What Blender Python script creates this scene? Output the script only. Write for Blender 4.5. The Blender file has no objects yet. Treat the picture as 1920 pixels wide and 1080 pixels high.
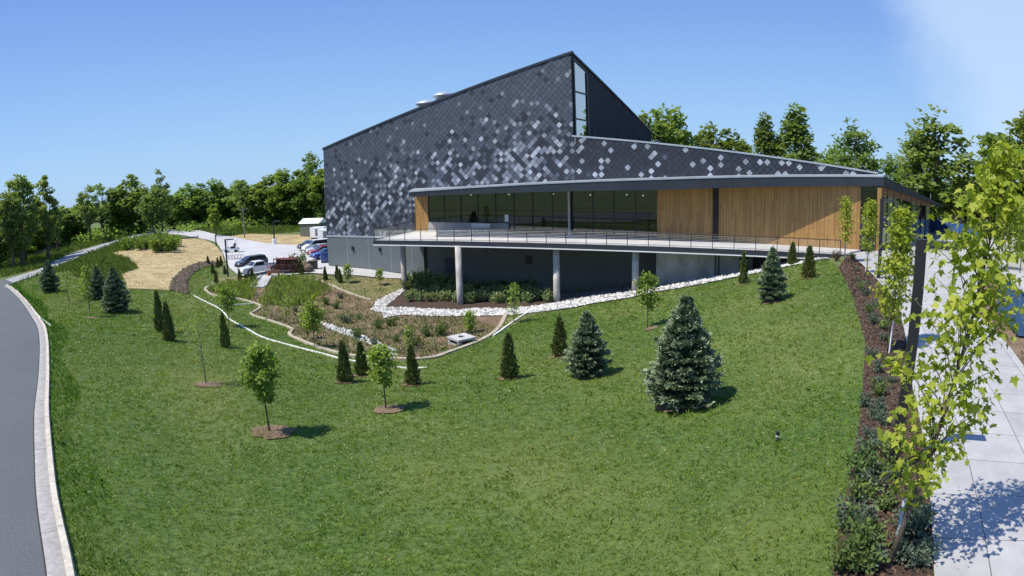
import bpy, math, random
import numpy as np
from mathutils import Vector, Matrix
from mathutils.geometry import delaunay_2d_cdt

SC = bpy.context.scene
COL = SC.collection
R = math.radians

# ------------------------------------------------------------------ camera
CAM_H = 5.6                                   # camera height above the walkway (z = 0)
F_PX, TILT, ROLL = 1177.1, R(10.465), R(-1.362)
_sr, _cr, _st, _ct = math.sin(ROLL), math.cos(ROLL), math.sin(TILT), math.cos(TILT)
_up = np.array([_sr * _ct, _cr * _ct, _st])
_fw = np.array([0, 0, -1.0]); _y = _fw - _up * (_fw @ _up); _y /= np.linalg.norm(_y)
CAM_A = np.array([np.cross(_y, _up), _y, _up])        # camera axes -> world
cam_data = bpy.data.cameras.new("camera")
cam = bpy.data.objects.new("camera", cam_data); COL.objects.link(cam)
m4 = Matrix.Identity(4)
for i in range(3):
    for j in range(3):
        m4[i][j] = CAM_A[i][j]
m4.translation = (0, 0, CAM_H)
cam.matrix_world = m4
cam_data.sensor_fit = 'HORIZONTAL'; cam_data.sensor_width = 36; cam_data.sensor_height = 20.25
cam_data.lens = F_PX * 36 / 1920
cam_data.type = 'PANO'
cam_data.panorama_type = 'FISHEYE_EQUISOLID'
cam_data.fisheye_lens = F_PX * 36 / 1920
cam_data.fisheye_fov = math.pi
cam_data.clip_start = 0.05; cam_data.clip_end = 5000
SC.camera = cam

# ------------------------------------------------------------------ light
SUN_EL, SUN_DIR = R(60), R(15)               # light travels towards this compass angle (from +x)
lx, ly = math.cos(SUN_DIR), math.sin(SUN_DIR)
W = bpy.data.worlds.new("World"); SC.world = W; W.use_nodes = True
nt = W.node_tree; nt.nodes.clear()
N = nt.nodes.new; L = nt.links.new
out = N('ShaderNodeOutputWorld'); bg = N('ShaderNodeBackground'); bg.inputs[1].default_value = 0.085
sky = N('ShaderNodeTexSky'); sky.sky_type = 'NISHITA'; sky.sun_disc = False
sky.sun_elevation = SUN_EL
sky.sun_rotation = math.atan2(-lx, -ly)       # sun stands opposite to the light's travel
sky.air_density = 1.0; sky.dust_density = 0.2; sky.ozone_density = 2.5
tc = N('ShaderNodeTexCoord'); nrm = N('ShaderNodeVectorMath'); nrm.operation = 'NORMALIZE'
L(tc.outputs['Generated'], nrm.inputs[0])
dot = N('ShaderNodeVectorMath'); dot.operation = 'DOT_PRODUCT'
cdir = Vector((math.sin(R(56)), math.cos(R(56)), math.tan(R(17)))).normalized()
dot.inputs[1].default_value = cdir
L(nrm.outputs[0], dot.inputs[0])
noi = N('ShaderNodeTexNoise'); noi.inputs['Scale'].default_value = 2.6; noi.inputs['Detail'].default_value = 8; noi.inputs['Roughness'].default_value = .6
L(nrm.outputs[0], noi.inputs['Vector'])
ma = N('ShaderNodeMath'); ma.operation = 'MULTIPLY_ADD'; ma.inputs[1].default_value = 0.10
L(noi.outputs[0], ma.inputs[0]); L(dot.outputs['Value'], ma.inputs[2])
mr = N('ShaderNodeMapRange'); mr.interpolation_type = 'SMOOTHSTEP'
mr.inputs[1].default_value = 0.972; mr.inputs[2].default_value = 1.022; mr.inputs[4].default_value = 0.70
L(ma.outputs[0], mr.inputs[0])
sxyz = N('ShaderNodeSeparateXYZ'); L(nrm.outputs[0], sxyz.inputs[0])
ramp = N('ShaderNodeValToRGB'); cr = ramp.color_ramp; cr.interpolation = 'EASE'
cr.elements[0].position = 0.0; cr.elements[0].color = (.34, .60, .98, 1)
cr.elements[1].position = 0.42; cr.elements[1].color = (.155, .33, .86, 1)
L(sxyz.outputs[2], ramp.inputs[0])
gain = N('ShaderNodeVectorMath'); gain.operation = 'SCALE'; gain.inputs['Scale'].default_value = 8.4
L(ramp.outputs[0], gain.inputs[0])
tint = N('ShaderNodeMix'); tint.data_type = 'RGBA'; tint.inputs[0].default_value = .78
L(sky.outputs[0], tint.inputs[6]); L(gain.outputs[0], tint.inputs[7])
mix = N('ShaderNodeMix'); mix.data_type = 'RGBA'
mix.inputs[7].default_value = (5.2, 6.6, 8.6, 1)
L(mr.outputs[0], mix.inputs[0]); L(tint.outputs[2], mix.inputs[6])
L(mix.outputs[2], bg.inputs[0]); L(bg.outputs[0], out.inputs[0])
sun_data = bpy.data.lights.new("sun", 'SUN'); sun_data.energy = 4.3; sun_data.angle = R(0.5)
sun_data.color = (1.0, 0.93, 0.80)
sun = bpy.data.objects.new("sun", sun_data); COL.objects.link(sun)
sun.rotation_euler = Vector((lx * math.cos(SUN_EL), ly * math.cos(SUN_EL), -math.sin(SUN_EL))).to_track_quat('-Z', 'Y').to_euler()
SC.view_settings.view_transform = 'Standard'; SC.view_settings.look = 'None'
SC.view_settings.exposure = 0.5; SC.view_settings.gamma = 1.0
SC.render.engine = 'CYCLES'
SC.cycles.max_bounces = 6; SC.cycles.transparent_max_bounces = 12

# ------------------------------------------------------------------ terrain
def ray(px, py):
    dx, dy = px - 960, py - 540
    r = math.hypot(dx, dy) + 1e-9; th = 2 * math.asin(r / 2 / F_PX)
    return CAM_A @ np.array([dx / r * math.sin(th), -dy / r * math.sin(th), -math.cos(th)])
def azel(px, py):
    d = ray(px, py); return math.atan2(d[0], d[1]), math.asin(d[2])

# surveyed spot heights: direction seen from the mast, height
SPOT = [
    (1560, 490, -0.05), (1620, 640, -0.08), (1610, 800, -0.1), (1570, 1000, -0.15), (1590, 480, 0), (1695, 622, 0), (1742, 938, 0), (1745, 1080, 0),
    (1900, 1070, 0), (1850, 700, 0), (1715, 470, 0), (1800, 500, 0), (1880, 600, 0), (145, 1080, -0.9), (115, 980, -1.0), (90, 780, -1.4),
    (90, 620, -2.2), (18, 535, -3.3), (0, 700, -2.0), (0, 1000, -1.05), (0, 560, -3.0), (960, 1080, -1.1), (500, 1080, -1.3), (300, 1000, -1.4),
    (1300, 1060, -0.7), (960, 900, -1.7), (600, 900, -2.2), (1300, 900, -1.1), (300, 850, -2.0), (505, 812, -2.7), (720, 770, -3.0), (960, 780, -2.6),
    (1278, 765, -1.75), (1100, 708, -2.7), (955, 710, -3.0), (648, 718, -3.5), (385, 722, -3.3), (1500, 700, -0.9), (230, 640, -3.2), (220, 585, -3.7),
    (95, 548, -3.7), (315, 640, -3.6), (425, 650, -4.2), (165, 595, -3.5), (520, 650, -4.5), (690, 680, -4.3), (780, 690, -4.3), (900, 655, -4.6),
    (960, 610, -4.7), (640, 620, -5.3), (770, 640, -5.2), (850, 640, -5.1), (700, 570, -5.7), (863, 572, -5.43), (1044, 567, -4.9), (1191, 547, -3.7),
    (1230, 536, -3.4), (1400, 507, -1.9), (1500, 492, -1.0), (1540, 482, -0.6), (1065, 588, -4.55), (480, 560, -5.2), (560, 570, -5.5), (400, 545, -4.8),
    (440, 610, -4.7), (330, 545, -4.3), (520, 518, -4.5), (640, 527, -4.55), (690, 522, -4.5), (757, 520, -4.75), (620, 500, -4.3), (1210, 612, -3.0),
    (1440, 570, -0.95), (1395, 530, -1.7), (1515, 520, -0.45), (1300, 650, -2.2), (1450, 820, -0.75), (560, 470, -4.2), (450, 470, -4.0), (340, 432, -3.2),
    (420, 440, -3.5), (560, 445, -3.7), (330, 480, -3.3), (240, 500, -3.3), (300, 460, -2.6), (390, 470, -3.8), (100, 492, -3.5), (210, 455, -2.8),
    (270, 440, -2.6), (0, 525, -3.5), (60, 470, -3.5), (10, 470, -3.8),
]
EXTRA = [
    (-21.2, 69.9, -4.25), (-8.6, 63.1, -4.5), (3.7, 56.4, -5.3), (10.3, 52.9, -4.1), (12.6, 51.5, -3.7), (19.2, 48, -2.1), (25, 45.2, -0.9), (29, 43, -0.1),
    (5, 70, -4.5), (20, 60, -2), (35, 48, 0), (43, 54, 0), (60, 60, 0), (60, 30, 0), (40, 20, 0), (25, 5, 0),
    (10, -10, 0), (0, -10, -0.4), (-12, -6, -0.7), (-25, 0, -1.3), (-45, 15, -2.2), (-80, 40, -3.3), (0, 80, -4.5), (30, 80, -1),
    (60, 110, 0), (20, 130, -3), (-100, 100, -3.4), (-150, 200, -3), (0, 200, -3), (150, 200, -1), (200, 50, 0), (100, 0, 0),
    (-150, 50, -3.5), (-100, 0, -3), (0, -60, -0.5), (-60, -40, -2), (70, -50, 0),
]
PTS = []
for x, y, z in SPOT:
    d = ray(x, y); s = (z - CAM_H) / d[2]; PTS.append((d[0] * s, d[1] * s, z))
PTS = np.array(PTS + EXTRA)
TS = 40.0
def _K(r2): return .5 * r2 * np.log(r2 + 1e-9)
_P = PTS[:, :2] / TS; _n = len(_P)
_M = np.zeros((_n + 3, _n + 3)); _M[:_n, :_n] = _K(((_P[:, None] - _P[None]) ** 2).sum(-1)) + 2e-3 * np.eye(_n)
_M[:_n, _n] = 1; _M[:_n, _n + 1:] = _P; _M[_n, :_n] = 1; _M[_n + 1:, :_n] = _P.T
_Wt = np.linalg.solve(_M, np.r_[PTS[:, 2], 0, 0, 0])
def gz(x, y):
    x = np.atleast_1d(np.asarray(x, float)); y = np.atleast_1d(np.asarray(y, float)); outz = []
    for a in range(0, len(x), 4000):
        xa, ya = x[a:a + 4000], y[a:a + 4000]
        q = np.stack([xa, ya], 1) / TS
        z = _K(((q[:, None] - _P[None]) ** 2).sum(-1)) @ _Wt[:-3] + _Wt[-3] + q @ _Wt[-2:]
        r = np.hypot(xa, ya); t = np.clip((r - 170) / 80, 0, 1); t = t * t * (3 - 2 * t)
        outz.append(np.clip(z, -6.5, .1) * (1 - t) - 3 * t)
    return np.concatenate(outz)
def g1(x, y): return float(gz([x], [y])[0])
_S = np.r_[np.arange(3, 60, .3), np.arange(60, 260, 1.)]
def gp(px, py):
    """Where the sight line through a picture point meets the terrain."""
    d = ray(px, py); p = d[None] * _S[:, None]; h = p[:, 2] + CAM_H - gz(p[:, 0], p[:, 1])
    i = int(np.argmax(h < 0)); a, b = _S[i - 1], _S[i]; t = h[i - 1] / (h[i - 1] - h[i])
    q = d * (a + (b - a) * t); q[2] = g1(q[0], q[1]); return q
def at_dist(px, py, dist):
    """Point at a horizontal distance along a sight line."""
    d = ray(px, py); s = dist / math.hypot(d[0], d[1]); return d * s + np.array([0, 0, CAM_H])

# ------------------------------------------------------------------ mesh helpers
class MB:
    def __init__(s): s.v = []; s.f = []; s.m = []
    def add(s, vs, fs, mi=0):
        o = len(s.v); s.v += [tuple(map(float, p)) for p in vs]
        for f in fs: s.f.append([i + o for i in f]); s.m.append(mi)
    def box(s, c, size, rz=0.0, mi=0, taper=1.0):
        cx, cy, cz = c; a, b, h = size[0] / 2, size[1] / 2, size[2] / 2; co, si = math.cos(rz), math.sin(rz); vs = []
        for dz in (-h, h):
            k = taper if dz > 0 else 1
            for dx, dy in ((-a, -b), (a, -b), (a, b), (-a, b)):
                dx *= k; dy *= k
                vs.append((cx + dx * co - dy * si, cy + dx * si + dy * co, cz + dz))
        s.add(vs, [(0, 3, 2, 1), (4, 5, 6, 7), (0, 1, 5, 4), (1, 2, 6, 5), (2, 3, 7, 6), (3, 0, 4, 7)], mi)
    def hexa(s, lo, hi, mi=0):
        n = len(lo); vs = list(lo) + list(hi)
        s.add(vs, [tuple(range(n - 1, -1, -1)), tuple(range(n, 2 * n))] + [(i, (i + 1) % n, n + (i + 1) % n, n + i) for i in range(n)], mi)
    def tube(s, pts, rad, n=6, mi=0, cap=True):
        pts = [Vector(p) for p in pts]
        if not hasattr(rad, '__len__'): rad = [rad] * len(pts)
        o = len(s.v); prev = None
        for i, p in enumerate(pts):
            t = (pts[min(i + 1, len(pts) - 1)] - pts[max(i - 1, 0)])
            t = t.normalized() if t.length > 1e-9 else Vector((0, 0, 1))
            a = t.cross(Vector((0, 0, 1)) if abs(t.z) < .9 else Vector((1, 0, 0))) if prev is None else prev - t * prev.dot(t)
            a.normalize(); prev = a; b = t.cross(a)
            for k in range(n):
                w = 2 * math.pi * k / n; q = p + (a * math.cos(w) + b * math.sin(w)) * rad[i]; s.v.append(tuple(q))
        for i in range(len(pts) - 1):
            for k in range(n):
                k2 = (k + 1) % n
                s.f.append([o + i * n + k, o + i * n + k2, o + (i + 1) * n + k2, o + (i + 1) * n + k]); s.m.append(mi)
        if cap:
            s.f.append([o + k for k in range(n - 1, -1, -1)]); s.m.append(mi)
            e = o + (len(pts) - 1) * n; s.f.append([e + k for k in range(n)]); s.m.append(mi)
    def lathe(s, prof, c=(0, 0, 0), n=12, mi=0):
        o = len(s.v)
        for r, z in prof:
            for k in range(n):
                w = 2 * math.pi * k / n; s.v.append((c[0] + r * math.cos(w), c[1] + r * math.sin(w), c[2] + z))
        for i in range(len(prof) - 1):
            for k in range(n):
                k2 = (k + 1) % n; s.f.append([o + i * n + k, o + i * n + k2, o + (i + 1) * n + k2, o + (i + 1) * n + k]); s.m.append(mi)
        s.f.append([o + k for k in range(n - 1, -1, -1)]); s.m.append(mi)
        e = o + (len(prof) - 1) * n; s.f.append([e + k for k in range(n)]); s.m.append(mi)
def link(name, me, parent=None, loc=None):
    o = bpy.data.objects.new(name, me); COL.objects.link(o)
    if parent is not None: o.parent = parent
    if loc is not None: o.location = loc
    return o
def mesh_of(name, mb, mats, smooth=False, org=(0, 0, 0)):
    me = bpy.data.meshes.new(name)
    vs = mb.v if org == (0, 0, 0) else [(x - org[0], y - org[1], z - org[2]) for x, y, z in mb.v]
    me.from_pydata(vs, [], mb.f)
    for m in (mats if isinstance(mats, (list, tuple)) else [mats]): me.materials.append(m)
    if any(mb.m): me.polygons.foreach_set('material_index', mb.m)
    if smooth: me.polygons.foreach_set('use_smooth', [True] * len(mb.f))
    me.update(); return me
def wloc(o):
    p = Vector((0, 0, 0))
    while o is not None: p += o.location; o = o.parent
    return tuple(p)
def part(name, mb, mats, parent, smooth=False, label=None):
    """World-space geometry as a child of a thing (or of one of its parts)."""
    o = link(name, mesh_of(name, mb, mats, smooth, wloc(parent)), parent)
    if label: o['label'] = label
    return o
def tag(o, label=None, cat=None, group=None, kind=None):
    if label: o['label'] = label
    if cat: o['category'] = cat
    if group: o['group'] = group
    if kind: o['kind'] = kind
    return o
def thing(name, loc, label, cat, group=None, rz=0.0, scale=None):
    o = link(name, None); o.location = loc; o.rotation_euler[2] = rz; o.empty_display_size = .3
    if scale: o.scale = scale if hasattr(scale, '__len__') else (scale,) * 3
    return tag(o, label, cat, group)
def solo(name, mb, mats, loc, label, cat, group=None, smooth=False):
    """A thing that is one mesh; geometry in world space."""
    return tag(link(name, mesh_of(name, mb, mats, smooth, tuple(map(float, loc))), None, loc), label, cat, group)
def copy_tree(src, name=None):
    c = src.copy(); COL.objects.link(c)
    for ch in list(src.children):
        k = ch.copy(); COL.objects.link(k); k.parent = c
        for gg in list(ch.children):
            d = gg.copy(); COL.objects.link(d); d.parent = k
    return c
def np_mesh(name, verts, nper, mats, attr=None):
    """verts (n*nper,3): n separate nper-gons."""
    verts = np.ascontiguousarray(verts, dtype=np.float32); nf = len(verts) // nper
    me = bpy.data.meshes.new(name); me.vertices.add(len(verts)); me.loops.add(len(verts)); me.polygons.add(nf)
    me.vertices.foreach_set('co', verts.ravel())
    me.loops.foreach_set('vertex_index', np.arange(len(verts), dtype=np.int32))
    me.polygons.foreach_set('loop_start', np.arange(0, len(verts), nper, dtype=np.int32))
    for m in (mats if isinstance(mats, (list, tuple)) else [mats]): me.materials.append(m)
    me.update(calc_edges=True)
    if attr is not None:
        a = me.color_attributes.new('tone', 'FLOAT_COLOR', 'POINT')
        c = np.ones((len(verts), 4), np.float32); c[:, :3] = attr; a.data.foreach_set('color', c.ravel())
    return me
def inpoly(x, y, poly):
    x = np.asarray(x); y = np.asarray(y); c = np.zeros(x.shape, bool); n = len(poly)
    for i in range(n):
        x1, y1 = poly[i][:2]; x2, y2 = poly[(i + 1) % n][:2]
        if y1 == y2: continue
        k = ((y1 > y) != (y2 > y)) & (x < (x2 - x1) * (y - y1) / (y2 - y1) + x1); c ^= k
    return c
def P(*pxs): return [tuple(gp(a, b)[:2]) for a, b in pxs]
def smooth_line(pts, it=2):
    for _ in range(it):
        q = [pts[0]]
        for a, b in zip(pts[:-1], pts[1:]):
            q.append(tuple(.75 * u + .25 * v for u, v in zip(a, b))); q.append(tuple(.25 * u + .75 * v for u, v in zip(a, b)))
        q.append(pts[-1]); pts = q
    return pts

# ------------------------------------------------------------------ materials
def nmat(name, c1, c2=None, scale=5.0, rough=.8, bump=0.0, bscale=None, metal=0.0, spec=.5, c3=None, scale2=.4, stretch=None, detail=6, contrast=(.35, .65), trans=0.0, rnd=0.0):
    m = bpy.data.materials.new(name); m.use_nodes = True; t = m.node_tree; n = t.nodes; l = t.links
    b = n['Principled BSDF']; b.inputs['Roughness'].default_value = rough; b.inputs['Metallic'].default_value = metal
    b.inputs['Specular IOR Level'].default_value = spec
    co = n.new('ShaderNodeTexCoord'); src = co.outputs['Object']
    if stretch:
        mp = n.new('ShaderNodeMapping'); mp.inputs['Scale'].default_value = stretch; l.new(src, mp.inputs[0]); src = mp.outputs[0]
    col = None
    if c2:
        no = n.new('ShaderNodeTexNoise'); no.inputs['Scale'].default_value = scale; no.inputs['Detail'].default_value = detail; no.inputs['Roughness'].default_value = .65
        l.new(src, no.inputs['Vector'])
        mr = n.new('ShaderNodeMapRange'); mr.inputs[1].default_value = contrast[0]; mr.inputs[2].default_value = contrast[1]; l.new(no.outputs[0], mr.inputs[0])
        mx = n.new('ShaderNodeMix'); mx.data_type = 'RGBA'; mx.inputs[6].default_value = (*c1, 1); mx.inputs[7].default_value = (*c2, 1)
        l.new(mr.outputs[0], mx.inputs[0]); col = mx.outputs[2]
        if c3:
            n2 = n.new('ShaderNodeTexNoise'); n2.inputs['Scale'].default_value = scale2; n2.inputs['Detail'].default_value = 4; l.new(src, n2.inputs['Vector'])
            m2 = n.new('ShaderNodeMapRange'); m2.inputs[1].default_value = .42; m2.inputs[2].default_value = .66; m2.inputs[4].default_value = .8; l.new(n2.outputs[0], m2.inputs[0])
            x2 = n.new('ShaderNodeMix'); x2.data_type = 'RGBA'; x2.inputs[7].default_value = (*c3, 1); l.new(m2.outputs[0], x2.inputs[0]); l.new(col, x2.inputs[6]); col = x2.outputs[2]
        if rnd:
            oi = n.new('ShaderNodeObjectInfo'); hs = n.new('ShaderNodeHueSaturation')
            a = n.new('ShaderNodeMapRange'); a.inputs[3].default_value = .5 - .035 * rnd; a.inputs[4].default_value = .5 + .02 * rnd; l.new(oi.outputs['Random'], a.inputs[0]); l.new(a.outputs[0], hs.inputs['Hue'])
            v = n.new('ShaderNodeMapRange'); v.inputs[3].default_value = 1 - .3 * rnd; v.inputs[4].default_value = 1 + .3 * rnd
            sn = n.new('ShaderNodeMath'); sn.operation = 'FRACT'; s7 = n.new('ShaderNodeMath'); s7.operation = 'MULTIPLY'; s7.inputs[1].default_value = 7.31
            l.new(oi.outputs['Random'], s7.inputs[0]); l.new(s7.outputs[0], sn.inputs[0]); l.new(sn.outputs[0], v.inputs[0]); l.new(v.outputs[0], hs.inputs['Value'])
            l.new(col, hs.inputs['Color']); col = hs.outputs[0]
        l.new(col, b.inputs['Base Color'])
    else:
        b.inputs['Base Color'].default_value = (*c1, 1)
    if bump:
        bn = n.new('ShaderNodeTexNoise'); bn.inputs['Scale'].default_value = bscale or scale; bn.inputs['Detail'].default_value = 6; l.new(src, bn.inputs['Vector'])
        bu = n.new('ShaderNodeBump'); bu.inputs['Strength'].default_value = bump; bu.inputs['Distance'].default_value = .05; l.new(bn.outputs[0], bu.inputs['Height']); l.new(bu.outputs[0], b.inputs['Normal'])
    if trans:
        tr = n.new('ShaderNodeBsdfTranslucent'); ms = n.new('ShaderNodeMixShader'); ms.inputs[0].default_value = trans
        if col is not None:
            br = n.new('ShaderNodeMix'); br.data_type = 'RGBA'; br.blend_type = 'MULTIPLY'; br.inputs[0].default_value = 1; br.inputs[7].default_value = (1.5, 1.6, .7, 1)
            l.new(col, br.inputs[6]); l.new(br.outputs[2], tr.inputs[0])
        else: tr.inputs[0].default_value = (*c1, 1)
        o = n['Material Output']; l.new(b.outputs[0], ms.inputs[1]); l.new(tr.outputs[0], ms.inputs[2]); l.new(ms.outputs[0], o.inputs[0])
    return m
def glass_mat(name, tint=(.25, .28, .26), refl=(.9, .95, 1), ior=1.5, base=0.0):
    m = bpy.data.materials.new(name); m.use_nodes = True; t = m.node_tree; n = t.nodes; l = t.links; n.remove(n['Principled BSDF'])
    tr = n.new('ShaderNodeBsdfTransparent'); tr.inputs[0].default_value = (*tint, 1)
    gl = n.new('ShaderNodeBsdfGlossy'); gl.inputs['Roughness'].default_value = .02; gl.inputs[0].default_value = (*refl, 1)
    fr = n.new('ShaderNodeFresnel'); fr.inputs[0].default_value = ior
    ad = n.new('ShaderNodeMath'); ad.operation = 'ADD'; ad.inputs[1].default_value = base; ad.use_clamp = True; l.new(fr.outputs[0], ad.inputs[0])
    ms = n.new('ShaderNodeMixShader'); l.new(ad.outputs[0], ms.inputs[0]); l.new(tr.outputs[0], ms.inputs[1]); l.new(gl.outputs[0], ms.inputs[2])
    l.new(ms.outputs[0], n['Material Output'].inputs[0]); return m
def tone_mat(name, rough=.5, spec=.4, bump=0.0, nz=.25):
    m = bpy.data.materials.new(name); m.use_nodes = True; t = m.node_tree; n = t.nodes; l = t.links; b = n['Principled BSDF']
    b.inputs['Roughness'].default_value = rough; b.inputs['Specular IOR Level'].default_value = spec
    a = n.new('ShaderNodeVertexColor'); a.layer_name = 'tone'
    co = n.new('ShaderNodeTexCoord'); no = n.new('ShaderNodeTexNoise'); no.inputs['Scale'].default_value = 6; no.inputs['Detail'].default_value = 6; l.new(co.outputs['Object'], no.inputs['Vector'])
    mr = n.new('ShaderNodeMapRange'); mr.inputs[1].default_value = .3; mr.inputs[2].default_value = .7; mr.inputs[3].default_value = 1 - nz; mr.inputs[4].default_value = 1 + nz; l.new(no.outputs[0], mr.inputs[0])
    x = n.new('ShaderNodeVectorMath'); x.operation = 'SCALE'; l.new(a.outputs[0], x.inputs[0]); l.new(mr.outputs[0], x.inputs['Scale']); l.new(x.outputs[0], b.inputs['Base Color'])
    return m
M = {}
M['ground'] = nmat('rough_grass', (.050, .085, .018), (.100, .140, .032), 1.2, .95, .6, 8, c3=(.14, .145, .05), scale2=.12)
M['lawn'] = nmat('lawn_turf', (.029, .066, .008), (.086, .142, .020), 7, .95, .8, 14, c3=(.12, .15, .034), scale2=.13)
M['blade'] = nmat('grass_blade', (.074, .158, .014), (.180, .282, .034), .9, .7, spec=.15, c3=(.26, .285, .075), scale2=.11, trans=.25)
M['meadow'] = nmat('meadow_grass', (.075, .125, .022), (.16, .21, .05), .8, .9, spec=.2, trans=.25)
M['dry'] = nmat('dry_grass', (.13, .12, .05), (.23, .20, .09), 1.6, .95, .6, 9, c3=(.10, .13, .035), scale2=.3)
M['straw'] = nmat('straw_mulch', (.34, .26, .13), (.54, .43, .25), 2.2, .95, .9, 5, stretch=(1, 2.8, 1), c3=(.22, .165, .08), scale2=.45)
M['mulch'] = nmat('bark_mulch', (.070, .042, .025), (.21, .14, .085), 7, .95, 1.0, 16, c3=(.24, .175, .11), scale2=.5)
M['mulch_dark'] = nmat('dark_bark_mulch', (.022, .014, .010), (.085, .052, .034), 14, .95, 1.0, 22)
M['riprap'] = nmat('riprap_soil', (.05, .038, .026), (.16, .125, .09), 3.5, .95, 1.0, 5)
M['gravel'] = nmat('white_gravel', (.10, .10, .10), (.36, .36, .355), 9, .9, 1.0, 9, contrast=(.40, .60))
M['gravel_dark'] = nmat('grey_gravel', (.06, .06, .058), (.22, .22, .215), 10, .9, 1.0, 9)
M['stone'] = nmat('pale_stone', (.20, .195, .18), (.74, .73, .70), 5, .8, contrast=(.34, .58))
M['concrete'] = nmat('concrete', (.34, .335, .32), (.44, .435, .42), 1.2, .85, .15, 30, c3=(.30, .295, .28), scale2=.15)
M['lot'] = nmat('lot_concrete', (.40, .40, .405), (.48, .48, .48), .5, .85, .1, 20, c3=(.37, .37, .375), scale2=.08)
M['kerb'] = nmat('kerb_concrete', (.38, .36, .33), (.50, .475, .44), 2.2, .9, .3, 40, c3=(.30, .28, .25), scale2=.7)
M['tankerb'] = nmat('tan_concrete', (.32, .28, .21), (.44, .39, .30), 3, .9)
M['whitepipe'] = nmat('white_plastic', (.74, .74, .70), rough=.5)
M['asphalt'] = nmat('asphalt', (.060, .067, .074), (.125, .134, .143), 22, .9, .4, 60, c3=(.085, .092, .10), scale2=.35, contrast=(.3, .7))
M['tile'] = tone_mat('slate_shingle', .48, .45)
M['tile_edge'] = nmat('shingle_backing', (.012, .013, .018), rough=.8)
M['panel'] = nmat('grey_panel', (.115, .135, .145), (.135, .155, .165), .6, .6)
M['panel_dark'] = nmat('charcoal_panel', (.035, .037, .042), (.06, .062, .07), .8, .7, stretch=(3, 3, .3))
M['under'] = nmat('charcoal_render', (.12, .122, .115), (.145, .147, .138), .5, .85)
M['fascia'] = nmat('dark_metal_fascia', (.035, .042, .055), (.05, .058, .072), .6, .45, metal=.3)
M['flash'] = nmat('pale_metal_flashing', (.42, .46, .50), (.52, .56, .60), 1, .4, metal=.4)
M['black'] = nmat('black_metal', (.012, .012, .015), (.02, .02, .024), 2, .5)
M['wood'] = None
M['soffit'] = nmat('wood_soffit', (.16, .09, .045), (.24, .14, .07), 2, .7, stretch=(1, 8, 1))
M['conc_wall'] = nmat('board_concrete', (.30, .305, .29), (.46, .465, .45), 1.1, .9, .2, 20, c3=(.24, .245, .235), scale2=.9, stretch=(1, 1, .5))
M['column'] = nmat('column_concrete', (.40, .39, .37), (.55, .54, .51), 1.6, .85, .15, 30, c3=(.30, .29, .27), scale2=.9)
M['deck'] = nmat('deck_concrete', (.40, .40, .40), (.50, .498, .495), .8, .8, c3=(.37, .37, .37), scale2=.3)
M['glass'] = glass_mat('dark_glazing', (.42, .45, .42), base=.045)
M['glass_side'] = glass_mat('side_glazing_glass', (.22, .25, .23), (.30, .33, .32), base=.02)
M['wood_floor'] = nmat('shaded_leaf_litter', (.030, .036, .012), (.075, .08, .03), 1.5, .95, .5, 6)  # litter coloured dark to stand for the shadow beneath the trees
M['kerbtone'] = tone_mat('kerb_concrete', .9, .3, nz=.18)
M['glass_rail'] = glass_mat('clear_rail_glass', (.86, .9, .89), base=.0)
M['glass_sky'] = glass_mat('tall_window_glass', (.10, .12, .12), (.95, 1, 1), 2.2, .35)
M['inside'] = nmat('interior_dark', (.03, .032, .028), (.05, .05, .045), .5, .8)
M['inside_floor'] = nmat('interior_floor', (.10, .10, .095), rough=.4)
M['white'] = nmat('white_paint', (.72, .73, .74), (.80, .80, .80), 1, .5)
M['bark'] = nmat('bark', (.07, .055, .04), (.15, .12, .09), 6, .95, .6, 14, stretch=(1, 1, .3))
M['bark_pale'] = nmat('pale_bark', (.16, .14, .115), (.28, .25, .21), 6, .95, .5, 14, stretch=(1, 1, .3))
M['leaf_far'] = nmat('oak_foliage', (.115, .185, .040), (.215, .29, .075), .35, .75, spec=.15, trans=.45, rnd=.7)
M['leaf_light'] = nmat('cottonwood_foliage', (.13, .195, .06), (.225, .29, .10), .35, .75, spec=.2, trans=.45, rnd=.5)
M['leaf_young'] = nmat('young_foliage', (.13, .21, .025), (.30, .38, .07), 1.5, .6, spec=.35, trans=.35, rnd=.35)
M['leaf_maple'] = nmat('maple_foliage', (.15, .22, .016), (.42, .45, .06), 2.2, .55, spec=.3, trans=.38)
M['leaf_shrub'] = nmat('shrub_foliage', (.075, .125, .034), (.17, .24, .07), 3, .7, spec=.3, trans=.25, rnd=.7)
M['leaf_blue'] = nmat('bluish_shrub_foliage', (.07, .11, .075), (.16, .21, .15), 3, .7, spec=.3, trans=.2, rnd=.4)
M['leaf_pale'] = nmat('pale_hydrangea_foliage', (.13, .20, .07), (.34, .40, .20), 3, .7, spec=.3, trans=.25, rnd=.4)
M['spruce'] = tone_mat('spruce_needles', .75, .25, nz=.35)
M['arb'] = nmat('arborvitae_foliage', (.048, .072, .016), (.23, .255, .075), 11.0, .8, spec=.2, rnd=.35, contrast=(.36, .66))
M['reed'] = nmat('reed_blades', (.12, .19, .03), (.32, .40, .10), 1.2, .7, spec=.25, trans=.3)
M['tyre'] = nmat('tyre_rubber', (.015, .015, .016), rough=.9)
M['rim'] = nmat('wheel_rim', (.45, .46, .48), rough=.35, metal=.7)
M['carglass'] = nmat('car_glass', (.02, .025, .03), rough=.05, spec=.8)
M['strand'] = nmat('straw_strand', (.50, .40, .23), (.72, .61, .40), 2, .9, trans=.2)
M['dryblade'] = nmat('pale_dry_blade', (.24, .24, .09), (.42, .40, .20), 2, .8, trans=.2)
M['lane'] = nmat('lane_asphalt', (.24, .245, .255), (.31, .315, .325), 1.2, .9, .2, 20)
M['lush'] = nmat('lush_grass', (.035, .115, .008), (.085, .20, .018), .9, .7, spec=.2, trans=.25)
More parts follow.
